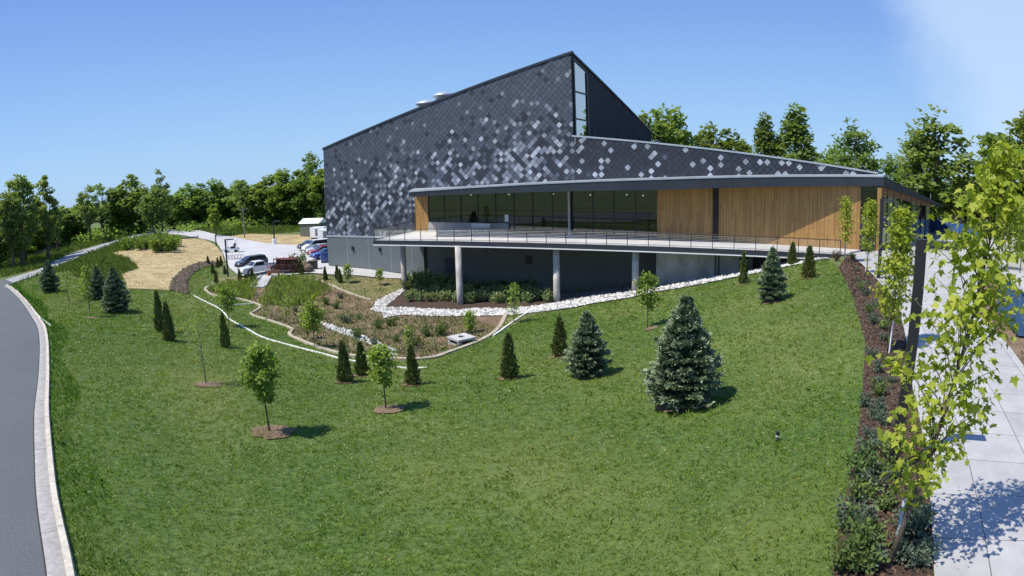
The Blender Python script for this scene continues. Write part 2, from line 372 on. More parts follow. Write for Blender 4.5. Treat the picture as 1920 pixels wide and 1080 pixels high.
M['tuft'] = nmat('basin_tuft', (.07, .125, .025), (.17, .22, .06), 1.5, .8, spec=.2, trans=.2)
M['ceiling_light'] = None
M['lamp'] = nmat('lamp_lens', (.7, .7, .68), rough=.15)
# wood boards running vertically, tone changing board by board
def board_mat(name, ang, c1, c2, width=.13):
    m = bpy.data.materials.new(name); m.use_nodes = True; t = m.node_tree; n = t.nodes; l = t.links; b = n['Principled BSDF']; b.inputs['Roughness'].default_value = .6
    co = n.new('ShaderNodeTexCoord'); mp = n.new('ShaderNodeMapping'); mp.inputs['Rotation'].default_value = (0, 0, ang); l.new(co.outputs['Object'], mp.inputs[0])
    sx = n.new('ShaderNodeSeparateXYZ'); l.new(mp.outputs[0], sx.inputs[0])
    dv = n.new('ShaderNodeMath'); dv.operation = 'DIVIDE'; dv.inputs[1].default_value = width; l.new(sx.outputs[0], dv.inputs[0])
    fl = n.new('ShaderNodeMath'); fl.operation = 'FLOOR'; l.new(dv.outputs[0], fl.inputs[0])
    fz = n.new('ShaderNodeMath'); fz.operation = 'DIVIDE'; fz.inputs[1].default_value = 2.6; l.new(sx.outputs[2], fz.inputs[0])
    wn0 = n.new('ShaderNodeTexWhiteNoise'); wn0.noise_dimensions = '1D'; l.new(fl.outputs[0], wn0.inputs['W'])
    az = n.new('ShaderNodeMath'); az.operation = 'ADD'; l.new(fz.outputs[0], az.inputs[0]); l.new(wn0.outputs[0], az.inputs[1])
    flz = n.new('ShaderNodeMath'); flz.operation = 'FLOOR'; l.new(az.outputs[0], flz.inputs[0])
    cb = n.new('ShaderNodeCombineXYZ'); l.new(fl.outputs[0], cb.inputs[0]); l.new(flz.outputs[0], cb.inputs[1])
    wn = n.new('ShaderNodeTexWhiteNoise'); wn.noise_dimensions = '2D'; l.new(cb.outputs[0], wn.inputs['Vector'])
    st = n.new('ShaderNodeMapping'); st.inputs['Scale'].default_value = (9, 9, .7); l.new(mp.outputs[0], st.inputs[0])
    no = n.new('ShaderNodeTexNoise'); no.inputs['Scale'].default_value = 2; no.inputs['Detail'].default_value = 5; l.new(st.outputs[0], no.inputs['Vector'])
    kn = n.new('ShaderNodeTexNoise'); kn.inputs['Scale'].default_value = 5.5; kn.inputs['Detail'].default_value = 2; l.new(mp.outputs[0], kn.inputs['Vector'])
    k2 = n.new('ShaderNodeMapRange'); k2.inputs[1].default_value = .60; k2.inputs[2].default_value = .72; k2.inputs[4].default_value = .55; l.new(kn.outputs[0], k2.inputs[0])
    ad = n.new('ShaderNodeMath'); ad.operation = 'MULTIPLY_ADD'; ad.inputs[1].default_value = .6; l.new(wn.outputs[0], ad.inputs[0]); 
    sc = n.new('ShaderNodeMath'); sc.operation = 'MULTIPLY'; sc.inputs[1].default_value = .5; l.new(no.outputs[0], sc.inputs[0]); l.new(sc.outputs[0], ad.inputs[2])
    mx = n.new('ShaderNodeMix'); mx.data_type = 'RGBA'; mx.inputs[6].default_value = (*c1, 1); mx.inputs[7].default_value = (*c2, 1); l.new(ad.outputs[0], mx.inputs[0])
    x2 = n.new('ShaderNodeMix'); x2.data_type = 'RGBA'; x2.inputs[7].default_value = (.10, .045, .018, 1); l.new(k2.outputs[0], x2.inputs[0]); l.new(mx.outputs[2], x2.inputs[6])
    fr = n.new('ShaderNodeMath'); fr.operation = 'FRACT'; l.new(dv.outputs[0], fr.inputs[0])
    gp_ = n.new('ShaderNodeMath'); gp_.operation = 'LESS_THAN'; gp_.inputs[1].default_value = .08; l.new(fr.outputs[0], gp_.inputs[0])
    x3 = n.new('ShaderNodeMix'); x3.data_type = 'RGBA'; x3.inputs[7].default_value = (.05, .025, .012, 1); l.new(gp_.outputs[0], x3.inputs[0]); l.new(x2.outputs[2], x3.inputs[6])
    l.new(x3.outputs[2], b.inputs['Base Color'])
    return m
def paving_mat(name, ang, c1, c2, jx, jy):
    m = bpy.data.materials.new(name); m.use_nodes = True; t = m.node_tree; n = t.nodes; l = t.links; b = n['Principled BSDF']; b.inputs['Roughness'].default_value = .85
    co = n.new('ShaderNodeTexCoord'); mp = n.new('ShaderNodeMapping'); mp.inputs['Rotation'].default_value = (0, 0, ang); l.new(co.outputs['Object'], mp.inputs[0])
    br = n.new('ShaderNodeTexBrick'); br.offset = 0; br.inputs['Scale'].default_value = 1; br.inputs['Brick Width'].default_value = jx; br.inputs['Row Height'].default_value = jy
    br.inputs['Mortar Size'].default_value = .012; br.inputs['Mortar Smooth'].default_value = .2
    br.inputs['Color1'].default_value = (*c1, 1); br.inputs['Color2'].default_value = (*c2, 1); br.inputs['Mortar'].default_value = (.11, .11, .11, 1); l.new(mp.outputs[0], br.inputs['Vector'])
    no = n.new('ShaderNodeTexNoise'); no.inputs['Scale'].default_value = 1.3; no.inputs['Detail'].default_value = 9; no.inputs['Roughness'].default_value = .7; l.new(mp.outputs[0], no.inputs['Vector'])
    mr = n.new('ShaderNodeMapRange'); mr.inputs[1].default_value = .3; mr.inputs[2].default_value = .7; mr.inputs[3].default_value = .82; mr.inputs[4].default_value = 1.1; l.new(no.outputs[0], mr.inputs[0])
    x = n.new('ShaderNodeVectorMath'); x.operation = 'SCALE'; l.new(br.outputs[0], x.inputs[0]); l.new(mr.outputs[0], x.inputs['Scale']); l.new(x.outputs[0], b.inputs['Base Color'])
    return m
BANG = math.atan2(.477, .879)
M['wood'] = board_mat('cedar_boards', BANG, (.23, .118, .034), (.47, .275, .088))
M['paving'] = paving_mat('walk_paving', R(-58), (.35, .35, .35), (.40, .40, .40), 1.55, 1.55)

# ------------------------------------------------------------------ ground
rr = [0.0, 1.5]
while rr[-1] < 330: rr.append(rr[-1] * 1.045 + .25)
rr += [450, 700, 1200, 2500, 4500]
NA = 288; gv = []; gf = []
for i, r in enumerate(rr):
    for k in range(NA):
        w = 2 * math.pi * k / NA; gv.append((r * math.sin(w), r * math.cos(w)))
gv = np.array(gv); gzv = gz(gv[:, 0], gv[:, 1])
bld = [(-20, 68.8), (-8, 62.5), (3, 56.5), (24, 45.5), (29, 44), (40, 52), (19, 77), (-8, 92)]
gb = MB()
for i in range(len(rr) - 1):
    for k in range(NA):
        k2 = (k + 1) % NA; gf.append((i * NA + k, (i + 1) * NA + k, (i + 1) * NA + k2, i * NA + k2))
gb.add([(x, y, z) for (x, y), z in zip(gv, gzv)], gf)
tag(link('ground', mesh_of('ground', gb, M['ground'], True)), 'rough grassy ground running out past the trees to the horizon', 'ground', kind='structure')

def zone(name, poly, mat, off, spacing, label, near=None, kind='structure', cat=None):
    """A surface laid on the terrain inside a plan outline."""
    poly = [tuple(p[:2]) for p in poly]; ring = []
    for a, b in zip(poly, poly[1:] + poly[:1]):
        n = max(1, int(math.hypot(b[0] - a[0], b[1] - a[1]) / spacing))
        ring += [(a[0] + (b[0] - a[0]) * i / n, a[1] + (b[1] - a[1]) * i / n) for i in range(n)]
    xs = [p[0] for p in ring]; ys = [p[1] for p in ring]
    gx, gy = np.meshgrid(np.arange(min(xs), max(xs), spacing), np.arange(min(ys), max(ys), spacing))
    gx = gx.ravel(); gy = gy.ravel(); ok = inpoly(gx, gy, ring)
    ra = np.array(ring); gx = gx[ok]; gy = gy[ok]
    if len(gx):
        far = np.array([((ra[:, 0] - a) ** 2 + (ra[:, 1] - b) ** 2).min() > (spacing * .35) ** 2 for a, b in zip(gx, gy)]); gx = gx[far]; gy = gy[far]
    vs = [Vector(p) for p in ring] + [Vector((a, b)) for a, b in zip(gx, gy)]; n = len(ring)
    ov, oe, of, *_ = delaunay_2d_cdt(vs, [], [list(range(n))], 1, 1e-4)
    x = np.array([p.x for p in ov]); y = np.array([p.y for p in ov]); z = gz(x, y) + off
    mb = MB(); fs = []
    for f in of:
        a, b, c = f[:3]; cr = (x[b] - x[a]) * (y[c] - y[a]) - (x[c] - x[a]) * (y[b] - y[a]); fs.append(list(f) if cr > 0 else list(f)[::-1])
    mb.add(list(zip(x, y, z)), fs)
    return tag(link(name, mesh_of(name, mb, mat, True)), label, cat or name.replace('_', ' '), kind=kind)

WALK_L = P((1592, 479), (1640, 522), (1683, 572), (1695, 622), (1711, 735), (1742, 938)) + [(6.2, 6.0), (4.2, 2.5), (2.0, -2), (0, -7)]
BED_L = P((1572, 503), (1600, 560), (1622, 640), (1618, 720), (1610, 800), (1595, 880), (1575, 980), (1560, 1070)) + [(3.2, 3.2), (1.2, -1), (-1, -6)]
CURB_IN = P((14, 536), (28, 543), (50, 565), (70, 590), (85, 612), (92, 640), (93, 680), (93, 740), (97, 820), (107, 920), (125, 1000), (145, 1080)) + [(-6.2, 5.0), (-3.2, 1.0), (-.5, -3.5)]
CURB_IN = smooth_line(CURB_IN, 2)
ROAD_UP = P((72, 507), (101, 492), (135, 476), (175, 464), (217, 452), (270, 439), (300, 433), (332, 428))
ROAD_LO = P((24, 532), (75, 515), (106, 503), (125, 493), (154, 483), (186, 469), (220, 455), (272, 443), (310, 438), (345, 437))
lawn = list(CURB_IN) + [(1.0, -6)] + BED_L[::-1] + P((1540, 487), (1500, 496), (1421, 514), (1372, 523), (1299, 538), (1240, 548), (1188, 559), (1118, 570), (1066, 580), (1010, 588), (960, 593), (948, 596)) \
    + P((937, 618), (907, 640), (883, 650), (840, 665), (800, 676), (733, 677), (669, 673), (624, 664), (591, 653), (555, 639), (540, 628), (551, 621), (535, 614), (504, 604), (469, 591), (484, 582), (491, 576), (475, 570), (447, 563), (413, 560), (393, 554), (384, 545), (392, 534), (412, 522), (404, 497), (383, 500), (362, 511), (350, 530), (352, 550), (320, 547), (240, 543), (215, 546), (160, 528), (110, 512), (75, 518), (24, 535))
zone('lawn', lawn, M['lawn'], .03, .8, 'mown green lawn sloping from the path and road down to the planted basin')
zone('meadow', ROAD_LO[1:9] + P((340, 449), (330, 470), (262, 468), (205, 476), (212, 500), (225, 512), (232, 538), (215, 548), (160, 530), (110, 514)), M['ground'], .05, 1.5, 'rough green meadow between the far lane and the straw')
zone('straw_patch', P((205, 476), (262, 466), (330, 470), (322, 458), (345, 446), (382, 450), (406, 462), (417, 476), (420, 492), (401, 494), (373, 496), (343, 507), (324, 528), (320, 546), (240, 542), (225, 515), (262, 504), (240, 487)), M['straw'], .08, 1.5, 'pale straw mulch spread over bare ground beside the car park')
zone('riprap_strip', P((318, 545), (322, 527), (343, 506), (373, 494), (403, 492), (404, 499), (383, 501), (362, 513), (350, 530), (354, 553)), M['riprap'], .12, .6, 'dark curved strip of broken stone beside the straw')
zone('straw_verge', P((420, 444), (470, 453), (500, 458), (560, 462), (600, 459), (612, 440), (575, 441), (520, 441), (470, 439)), M['straw'], .07, 1.5, 'straw covered verge between the car park and the trees')
zone('car_park', P((757, 524), (697, 521), (618, 516), (580, 513), (523, 519), (500, 523), (470, 522), (445, 516), (432, 505), (424, 492), (416, 470), (407, 456), (380, 449), (345, 442), (310, 439), (332, 428), (352, 430), (380, 434), (420, 443), (470, 452), (500, 457), (560, 461), (590, 458)) + [(-21.3, 72.5), (-20.9, 69.6), (-10, 63.7)], M['lot'], .11, 1.2, 'sunlit pale concrete car park beside the building')
zone('far_lane', ROAD_LO + ROAD_UP[::-1] + P((10, 526)), M['lane'], .13, 1.5, 'pale narrow lane climbing towards the trees', cat='lane')
EDGE_OUT = P((10, 541), (25, 560), (50, 595), (65, 622), (68, 660), (65, 740), (63, 820), (67, 900), (76, 1000), (86, 1080)) + [(-8.0, 4.4), (-5.2, .2), (-2.5, -4.2)]
EDGE_OUT = smooth_line(EDGE_OUT, 2)
road_poly = P((72, 509)) + P((24, 534)) + list(CURB_IN) + [(-10, -12), (-16, -6), (-30, 14), (-62, 42), (-100, 66)] + P((0, 527))
zone('road', road_poly, M['asphalt'], .06, 1.2, 'grey asphalt road with a pale kerb curving away from the lawn')
# kerb and gutter: a low tray with an upstand, joints every three metres
cl = np.array(CURB_IN); cs = np.r_[0, np.cumsum(np.hypot(*np.diff(cl, axis=0).T))]
sj = np.arange(1.5, cs[-1], 3.0); sv = np.unique(np.round(np.r_[np.arange(0, cs[-1], .5), sj - .03, sj, sj + .03], 3)); sv = sv[(sv >= 0) & (sv <= cs[-1])]
kx, ky = np.interp(sv, cs, cl[:, 0]), np.interp(sv, cs, cl[:, 1]); k_rs = np.random.RandomState(4)
eo = np.array(EDGE_OUT); tx, ty = np.gradient(kx, sv), np.gradient(ky, sv); tl = np.hypot(tx, ty); nx_, ny_ = -ty / tl, tx / tl
if nx_[0] * (eo[0][0] - kx[0]) + ny_[0] * (eo[0][1] - ky[0]) < 0: nx_, ny_ = -nx_, -ny_
ww = np.full(len(sv), .60)
kb = MB(); kr = []; kt = []
for i in range(len(sv)):
    j = np.abs(sj - sv[i]).min() < .012
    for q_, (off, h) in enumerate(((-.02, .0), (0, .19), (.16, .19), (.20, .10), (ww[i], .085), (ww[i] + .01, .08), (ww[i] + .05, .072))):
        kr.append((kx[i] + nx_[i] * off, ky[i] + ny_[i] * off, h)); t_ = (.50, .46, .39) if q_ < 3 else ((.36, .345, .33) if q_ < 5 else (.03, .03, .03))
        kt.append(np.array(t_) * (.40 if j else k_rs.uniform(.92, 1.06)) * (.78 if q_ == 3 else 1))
kr = np.array(kr); kz = gz(kr[:, 0], kr[:, 1]) + kr[:, 2]
kb.add(list(zip(kr[:, 0], kr[:, 1], kz)), [(i * 7 + j, i * 7 + j + 1, i * 7 + j + 8, i * 7 + j + 7) for i in range(len(sv) - 1) for j in range(6)])
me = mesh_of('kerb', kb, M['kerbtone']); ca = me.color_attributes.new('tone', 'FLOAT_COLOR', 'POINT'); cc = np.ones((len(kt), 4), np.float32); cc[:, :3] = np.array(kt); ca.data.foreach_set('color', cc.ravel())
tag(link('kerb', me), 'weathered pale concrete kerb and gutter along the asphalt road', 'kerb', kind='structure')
zone('wood_floor', [(math.sin(a) * 138, math.cos(a) * 138) for a in np.radians(np.linspace(-31, -12, 12))] + [(math.sin(a) * 215, math.cos(a) * 215) for a in np.radians(np.linspace(-12, -60, 24))] + [(math.sin(a) * r, math.cos(a) * r) for a, r in zip(np.radians((-52, -48, -44, -40, -36, -33)), (105, 112, 128, 146, 160, 158))], M['wood_floor'], .06, 4, 'dark leaf litter under the wood')

def ribbon(name, line, w, h, mat, label, cat, kind=None, off=0.03):
    line = smooth_line([tuple(p[:2]) for p in line], 2); mb = MB(); n = len(line); rows = []
    for i, p in enumerate(line):
        t = (Vector(line[min(i + 1, n - 1)]) - Vector(line[max(i - 1, 0)])).normalized(); d = Vector((-t.y, t.x)) * w / 2; z = g1(*p) + off
        rows += [(p[0] - d.x, p[1] - d.y, z - .1), (p[0] - d.x, p[1] - d.y, z + h), (p[0] + d.x, p[1] + d.y, z + h), (p[0] + d.x, p[1] + d.y, z - .1)]
    fs = [(i * 4 + j, i * 4 + j + 1, i * 4 + j + 5, i * 4 + j + 4) for i in range(n - 1) for j in range(3)] + [(0, 1, 2, 3), (n * 4 - 1, n * 4 - 2, n * 4 - 3, n * 4 - 4)]
    mb.add(rows, fs); o = link(name, mesh_of(name, mb, mat)); return tag(o, label, cat, kind=kind)
TAN = P((384, 544), (393, 553), (413, 558), (447, 561), (475, 569), (491, 575), (484, 582), (469, 589), (475, 594), (504, 602), (535, 613), (551, 620), (540, 628), (555, 637), (591, 651), (624, 662), (669, 671), (735, 675), (787, 676), (820, 672), (840, 663), (883, 648), (907, 638), (937, 618), (948, 592))
TANB = P((384, 544), (389, 538), (420, 531), (460, 527), (500, 524), (536, 521), (571, 522), (602, 529), (624, 538), (658, 553), (695, 564))
GRV_IN = P((753, 543), (707, 565), (694, 583), (715, 588), (720, 598), (752, 592), (800, 594), (870, 594), (948, 593))
zone('dry_grass', TANB[4:] + P((707, 565), (753, 543), (758, 530), (755, 523), (697, 522), (618, 517), (580, 514), (523, 521)), M['dry'], .05, .9, 'thin brownish grass between the basin edging and the concrete apron')
zone('dry_grass', P((412, 522), (445, 518), (470, 524), (500, 523), (460, 527), (420, 531), (389, 538), (392, 533)), M['dry'], .055, .9, 'thin brownish grass beside the narrow end of the basin')
zone('dry_grass', P((948, 594), (937, 620), (960, 612), (1000, 592), (1040, 584), (1005, 588)), M['dry'], .058, .6, 'worn strip of dry grass below the white gravel')
zone('mulch_basin', TAN[:-1] + P((948, 593)) + GRV_IN[::-1][1:] + TANB[::-1][:-1], M['mulch'], .06, .9, 'brown mulched planting basin inside the concrete edging')
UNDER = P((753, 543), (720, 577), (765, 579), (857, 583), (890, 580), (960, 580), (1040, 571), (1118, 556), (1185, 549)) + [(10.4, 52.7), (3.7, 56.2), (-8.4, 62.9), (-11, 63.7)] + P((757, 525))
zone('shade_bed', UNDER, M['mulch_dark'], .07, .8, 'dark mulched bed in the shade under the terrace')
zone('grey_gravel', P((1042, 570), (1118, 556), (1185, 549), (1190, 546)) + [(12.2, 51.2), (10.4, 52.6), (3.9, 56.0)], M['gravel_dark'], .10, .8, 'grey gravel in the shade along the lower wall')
GRAV = P((753, 543), (707, 565), (694, 583), (715, 588), (720, 599), (752, 592), (800, 595), (870, 595), (960, 593), (1030, 585), (1066, 580), (1118, 570), (1188, 559), (1240, 548), (1299, 538), (1372, 523), (1421, 514), (1500, 497), (1556, 487), (1545, 484), (1500, 490), (1421, 507), (1377, 515), (1299, 528), (1242, 540), (1185, 549), (1118, 556), (1040, 571), (960, 580), (890, 580), (857, 583), (765, 579), (722, 577), (760, 545))
zone('gravel_strip', GRAV, M['gravel'], .12, .5, 'white rounded gravel strip below the terrace and wall')
RILL = P((600, 606), (620, 611), (662, 624), (700, 640), (735, 655), (748, 668), (738, 671), (718, 658), (692, 648), (655, 632), (612, 618))
zone('gravel_rill', RILL, M['gravel'], .11, .5, 'narrow white stone rill crossing the mulch')
zone('planting_bed', WALK_L[:9] + BED_L[::-1][1:], M['mulch_dark'], .05, .6, 'dark bark mulch bed between the lawn and the path')
WR = [(p[0] + .85 * 4.3, p[1] - .53 * 4.3) for p in [(17.6, 24.5), (14.7, 19.3), (11.2, 13.8), (7.5, 8.0), (6.1, 5.9), (4.2, 2.5), (2.0, -2), (0, -7)]]
zone('walkway', WALK_L[::-1] + [(24.6, 41.0), (28.2, 44.0), (29.5, 43.2), (42, 51.8), (46, 58), (60, 56), (48, 44), (36, 34), (27, 27.5)] + WR, M['paving'], .09, 1.0, 'pale jointed concrete path leading to the entrance')
WR2 = [(x + .85 * 3.0, y - .53 * 3.0) for x, y in WR]
zone('planting_bed', [(27, 27.5)] + WR + WR2[::-1] + [(29.2, 25.9)], M['mulch'], .06, .8, 'mulched bed with green shrubs along the far side of the path')
zone('side_paving', [(46, 58), (75, 60), (80, 20), (40, -20), (9, -16)] + WR2[::-1] + [(29.2, 25.9), (36, 33.8), (48, 43.8), (60, 55.8)], M['concrete'], .03, 2.0, 'grey paving beyond the bed on the far side of the path', cat='paving')
ribbon('basin_edging', TAN, .28, .10, M['tankerb'], 'tan concrete edging winding between lawn and mulch basin', 'edging', 'structure', .05)
ribbon('basin_edging', TANB, .28, .10, M['tankerb'], 'tan concrete edging along the far side of the mulch basin', 'edging', 'structure', .05)
ribbon('drain_hose', P((364, 556), (380, 564), (413, 580), (424, 592), (428, 600), (467, 620), (487, 633), (535, 647), (602, 664), (640, 675), (690, 684), (735, 690), (770, 693), (800, 692)), .11, .08, M['whitepipe'], 'long white hose lying along the lawn outside the tan edging', 'hose', None, .03)
ribbon('drain_hose', P((925, 632), (950, 615), (985, 590), (1016, 573), (1040, 571)), .11, .09, M['whitepipe'], 'short white hose running from the lawn up to the white gravel', 'hose', None, .05)
ribbon('drain_hose', P((407, 575), (440, 573), (474, 571)), .10, .08, M['whitepipe'], 'thin white pipe lying across the grass behind the yellow green sapling', 'pipe', None, .05)
ribbon('drain_hose', P((32, 545), (48, 566), (60, 580), (78, 599), (96, 614)), .12, .10, M['whitepipe'], 'white pipe lying in the grass along the bend of the kerb', 'pipe', None, .03)

# ------------------------------------------------------------------ the building
B0 = np.array([-21.2, 69.9]); U = np.array([.879, -.477]); NO = np.array([-.477, -.879])
def bp(t, o, z): q = B0 + U * t + NO * o; return (q[0], q[1], z)
hall = thing('performance_hall', (-21.2, 69.9, -4.3), 'large dark shingled hall with a steep peak, timber walls and a raised terrace', 'building')
# shingle wall: one tilted slate per diamond, tone by slate
def clip_poly(sub, edge_a, edge_b):
    out = []; ax, ay = edge_a; bx, by = edge_b
    f = lambda p: (bx - ax) * (p[1] - ay) - (by - ay) * (p[0] - ax)
    for p, q in zip(sub, sub[1:] + sub[:1]):
        fp, fq = f(p), f(q)
        if fp >= 0: out.append(p)
        if (fp >= 0) != (fq >= 0): k = fp / (fp - fq); out.append((p[0] + (q[0] - p[0]) * k, p[1] + (q[1] - p[1]) * k))
    return out
CONV = [[(0, -.6), (13.05, -.6), (13.05, 12.342), (0, 9.34)], [(13.05, 3.9), (30.6, 4.70), (30.6, 16.38), (13.05, 12.342)], [(30.6, 4.70), (38.9, 5.0), (56.8, 5.88), (56.8, 6.09), (30.6, 8.8)]]
rng = random.Random(5)
D = .30                                   # half diagonal of a slate
tv, tf, tcol = [], [], []
def slate_tone(t, z):
    h = (z + .6) / (9.94 + t * .23)        # 0 at the foot, 1 at the verge
    r = rng.random()
    if t > 30.6:                           # low band on the right: dark with scattered pale slates
        return 'L' if r < .16 else ('M' if r < .18 else 'D')
    c = t / 30.6; mid = 1.4 + 6.2 * c                  # the pale slates drift down the wall towards the left
    low = math.exp(-((z - mid) / 3.0) ** 2)
    pl = .045 + .150 * low; pd = .10 + .30 * low + (.45 if z < mid - 3.2 else 0) * (.3 + .7 * c)
    if h > .75: pl *= .3; pd *= .5
    pg = .03 + .17 * low
    return 'L' if r < pl else ('D' if r < pl + pd else ('G' if r < pl + pd + pg else 'M'))
TONES = {'G': (.17, .19, .24), 'L': (.38, .42, .49), 'M': (.070, .082, .112), 'D': (.028, .032, .045)}
row = 0; z = -1.2; cells = []
while z < 17:
    t = -1.0 + (D if row % 2 else 0)
    while t < 58:
        cells.append((t, z)); t += 2 * D
    z += D; row += 1
tone_of = {}
for (t, z) in cells:
    key = (round(t, 2), round(z, 2)); k = slate_tone(t, z)
    up = tone_of.get((round(t - D, 2), round(z - D, 2)))      # pale slates often come in diagonal pairs
    if up == 'L' and rng.random() < .07: k = 'L'
    elif k == 'L' and (up == 'L' or tone_of.get((round(t + D, 2), round(z - D, 2))) == 'L') and rng.random() < .6: k = 'D'
    tone_of[key] = k
    base = np.array(TONES[k]) * (1 + rng.uniform(-.16, .16)) if k != 'L' else np.array(TONES['L']) * rng.uniform(.55, 1.05)
    e = D * .93; dia = [(t, z - e), (t + e, z), (t, z + e), (t - e, z)]; tilt = rng.uniform(-.006, .006)
    for cv in CONV:
        pl = dia
        for a, b in zip(cv, cv[1:] + cv[:1]):
            pl = clip_poly(pl, a, b)
            if len(pl) < 3: break
        if len(pl) < 3: continue
        o = len(tv)
        for (a, b) in pl:
            out_ = .035 - .028 * (b - z + D) / (2 * D) + tilt * (a - t) / D
            tv.append(bp(a, out_ + .02, b)); tcol.append(base)
        tf.append(list(range(o, o + len(pl))))
mb = MB(); mb.add(tv, tf); org = wloc(hall)
me = mesh_of('shingle_wall', mb, M['tile'], False, org); ca = me.color_attributes.new('tone', 'FLOAT_COLOR', 'POINT')
cc = np.ones((len(tv), 4), np.float32); cc[:, :3] = np.array(tcol); ca.data.foreach_set('color', cc.ravel())
tw = link('shingle_wall', me, hall); tw['label'] = 'wall of diamond slates in dark, mid and pale grey'
mb = MB()
for cv in CONV: mb.hexa([bp(a, 0, b) for a, b in cv][::-1], [bp(a, -.35, b) for a, b in cv][::-1])
part('shingle_backing', mb, M['tile_edge'], hall)
mb = MB()
def bar(mb, p, q, w, h, mi=0):            # a bar between two points, w across the wall, h vertical
    p, q = np.array(p), np.array(q); lo = []; hi = []
    for s, o, zz in ((p, -w / 2, -h / 2), (p, w / 2, -h / 2), (p, w / 2, h / 2), (p, -w / 2, h / 2)): lo.append((s[0] + NO[0] * o, s[1] + NO[1] * o, s[2] + zz))
    for s, o, zz in ((q, -w / 2, -h / 2), (q, w / 2, -h / 2), (q, w / 2, h / 2), (q, -w / 2, h / 2)): hi.append((s[0] + NO[0] * o, s[1] + NO[1] * o, s[2] + zz))
    mb.hexa(lo, hi, mi)
bar(mb, bp(-.1, -.1, 9.40), bp(30.75, -.1, 16.48), .42, .22)
part('verge_trim', mb, M['fascia'], hall)
mb = MB(); bar(mb, bp(30.5, -.12, 8.86), bp(56.9, -.12, 6.14), .40, .14); part('parapet_cap', mb, M['flash'], hall)
mb = MB()
mb.add([bp(0, -.36, 9.36), bp(30.6, -.36, 16.40), bp(30.6, -25.8, 10.6), bp(0, -25.8, 6.2)], [(0, 1, 2, 3)])
mb.add([bp(0, -.3, -6), bp(0, -.3, 9.34), bp(0, -25.8, 6.2), bp(0, -25.8, -6)], [(0, 1, 2, 3)])
mb.add([bp(0, -25.8, -6), bp(0, -25.8, 6.2), bp(30.6, -25.8, 10.6), bp(30.6, -25.8, -6)], [(0, 1, 2, 3)])
part('roof', mb, M['panel_dark'], hall)
# return wall with the tall window
def rp(s, z, off=0): q = B0 + U * (30.6 + off) - NO * s; return (q[0], q[1], z)
rt = lambda s: 16.38 - 5.78 * s / 25.8
mb = MB()
mb.hexa([rp(3.75, 5), rp(25.8, 5), rp(25.8, rt(25.8)), rp(3.75, rt(3.75))], [rp(3.75, 5, -.3), rp(25.8, 5, -.3), rp(25.8, rt(25.8), -.3), rp(3.75, rt(3.75), -.3)])
mb.hexa([rp(.37, 5), rp(3.75, 5), rp(3.75, 8.55), rp(.37, 8.55)], [rp(.37, 5, -.3), rp(3.75, 5, -.3), rp(3.75, 8.55, -.3), rp(.37, 8.55, -.3)])
mb.hexa([rp(.37, rt(.3) - .45), rp(3.75, rt(3.75) - .5), rp(3.75, rt(3.75)), rp(.37, rt(.37))], [rp(.37, rt(.3) - .45, -.3), rp(3.75, rt(3.75) - .5, -.3), rp(3.75, rt(3.75), -.3), rp(.37, rt(.37), -.3)])
for i in range(74):
    s = 3.9 + i * .296; mb.hexa([rp(s, 5.1), rp(s + .05, 5.1), rp(s + .05, rt(s) - .05), rp(s, rt(s) - .05)], [rp(s, 5.1, .04), rp(s + .05, 5.1, .04), rp(s + .05, rt(s) - .05, .04), rp(s, rt(s) - .05, .04)])
part('return_wall', mb, M['panel_dark'], hall)
mb = MB(); mb.hexa([rp(-.1, rt(0) + .03), rp(25.9, rt(25.9) + .03), rp(25.9, rt(25.9) + .2), rp(-.1, rt(0) + .2)], [rp(-.1, rt(0) + .03, .15), rp(25.9, rt(25.9) + .03, .15), rp(25.9, rt(25.9) + .2, .15), rp(-.1, rt(0) + .2, .15)])
part('verge_trim', mb, M['fascia'], hall)
win = part('tall_window', (lambda m: (m.hexa([rp(.37, 8.55), rp(.62, 8.55), rp(.62, rt(.62) - .48), rp(.37, rt(.37) - .48)], [rp(.37, 8.55, .08), rp(.62, 8.55, .08), rp(.62, rt(.62) - .48, .08), rp(.37, rt(.37) - .48, .08)]),
    m.hexa([rp(3.5, 8.55), rp(3.75, 8.55), rp(3.75, rt(3.75) - .5), rp(3.5, rt(3.5) - .5)], [rp(3.5, 8.55, .08), rp(3.75, 8.55, .08), rp(3.75, rt(3.75) - .5, .08), rp(3.5, rt(3.5) - .5, .08)]),
    [m.hexa([rp(.62, zz), rp(3.5, zz), rp(3.5, zz + .12), rp(.62, zz + .12)], [rp(.62, zz, .06), rp(3.5, zz, .06), rp(3.5, zz + .12, .06), rp(.62, zz + .12, .06)]) for zz in (8.6, 10.4, 12.9)], m)[-1])(MB()), M['black'], hall, label='tall window strip at the peak')
for z0, z1a, z1b in ((8.73, 10.4, 10.4), (10.53, 12.9, 12.9), (13.03, rt(.62) - .5, rt(3.5) - .5)):
    mb = MB(); mb.hexa([rp(.63, z0, -.04), rp(3.49, z0, -.04), rp(3.49, z1b, -.04), rp(.63, z1a, -.04)], [rp(.63, z0, -.02), rp(3.49, z0, -.02), rp(3.49, z1b, -.02), rp(.63, z1a, -.02)]); part('pane', mb, M['glass_sky'], win)
mb = MB(); mb.hexa([rp(.4, 8.5, -.31), rp(3.7, 8.5, -.31), rp(3.7, 16, -.31), rp(.4, 16, -.31)], [rp(.4, 8.5, -.33), rp(3.7, 8.5, -.33), rp(3.7, 15, -.33), rp(.4, 15.5, -.33)]); part('blind', mb, M['white'], win)
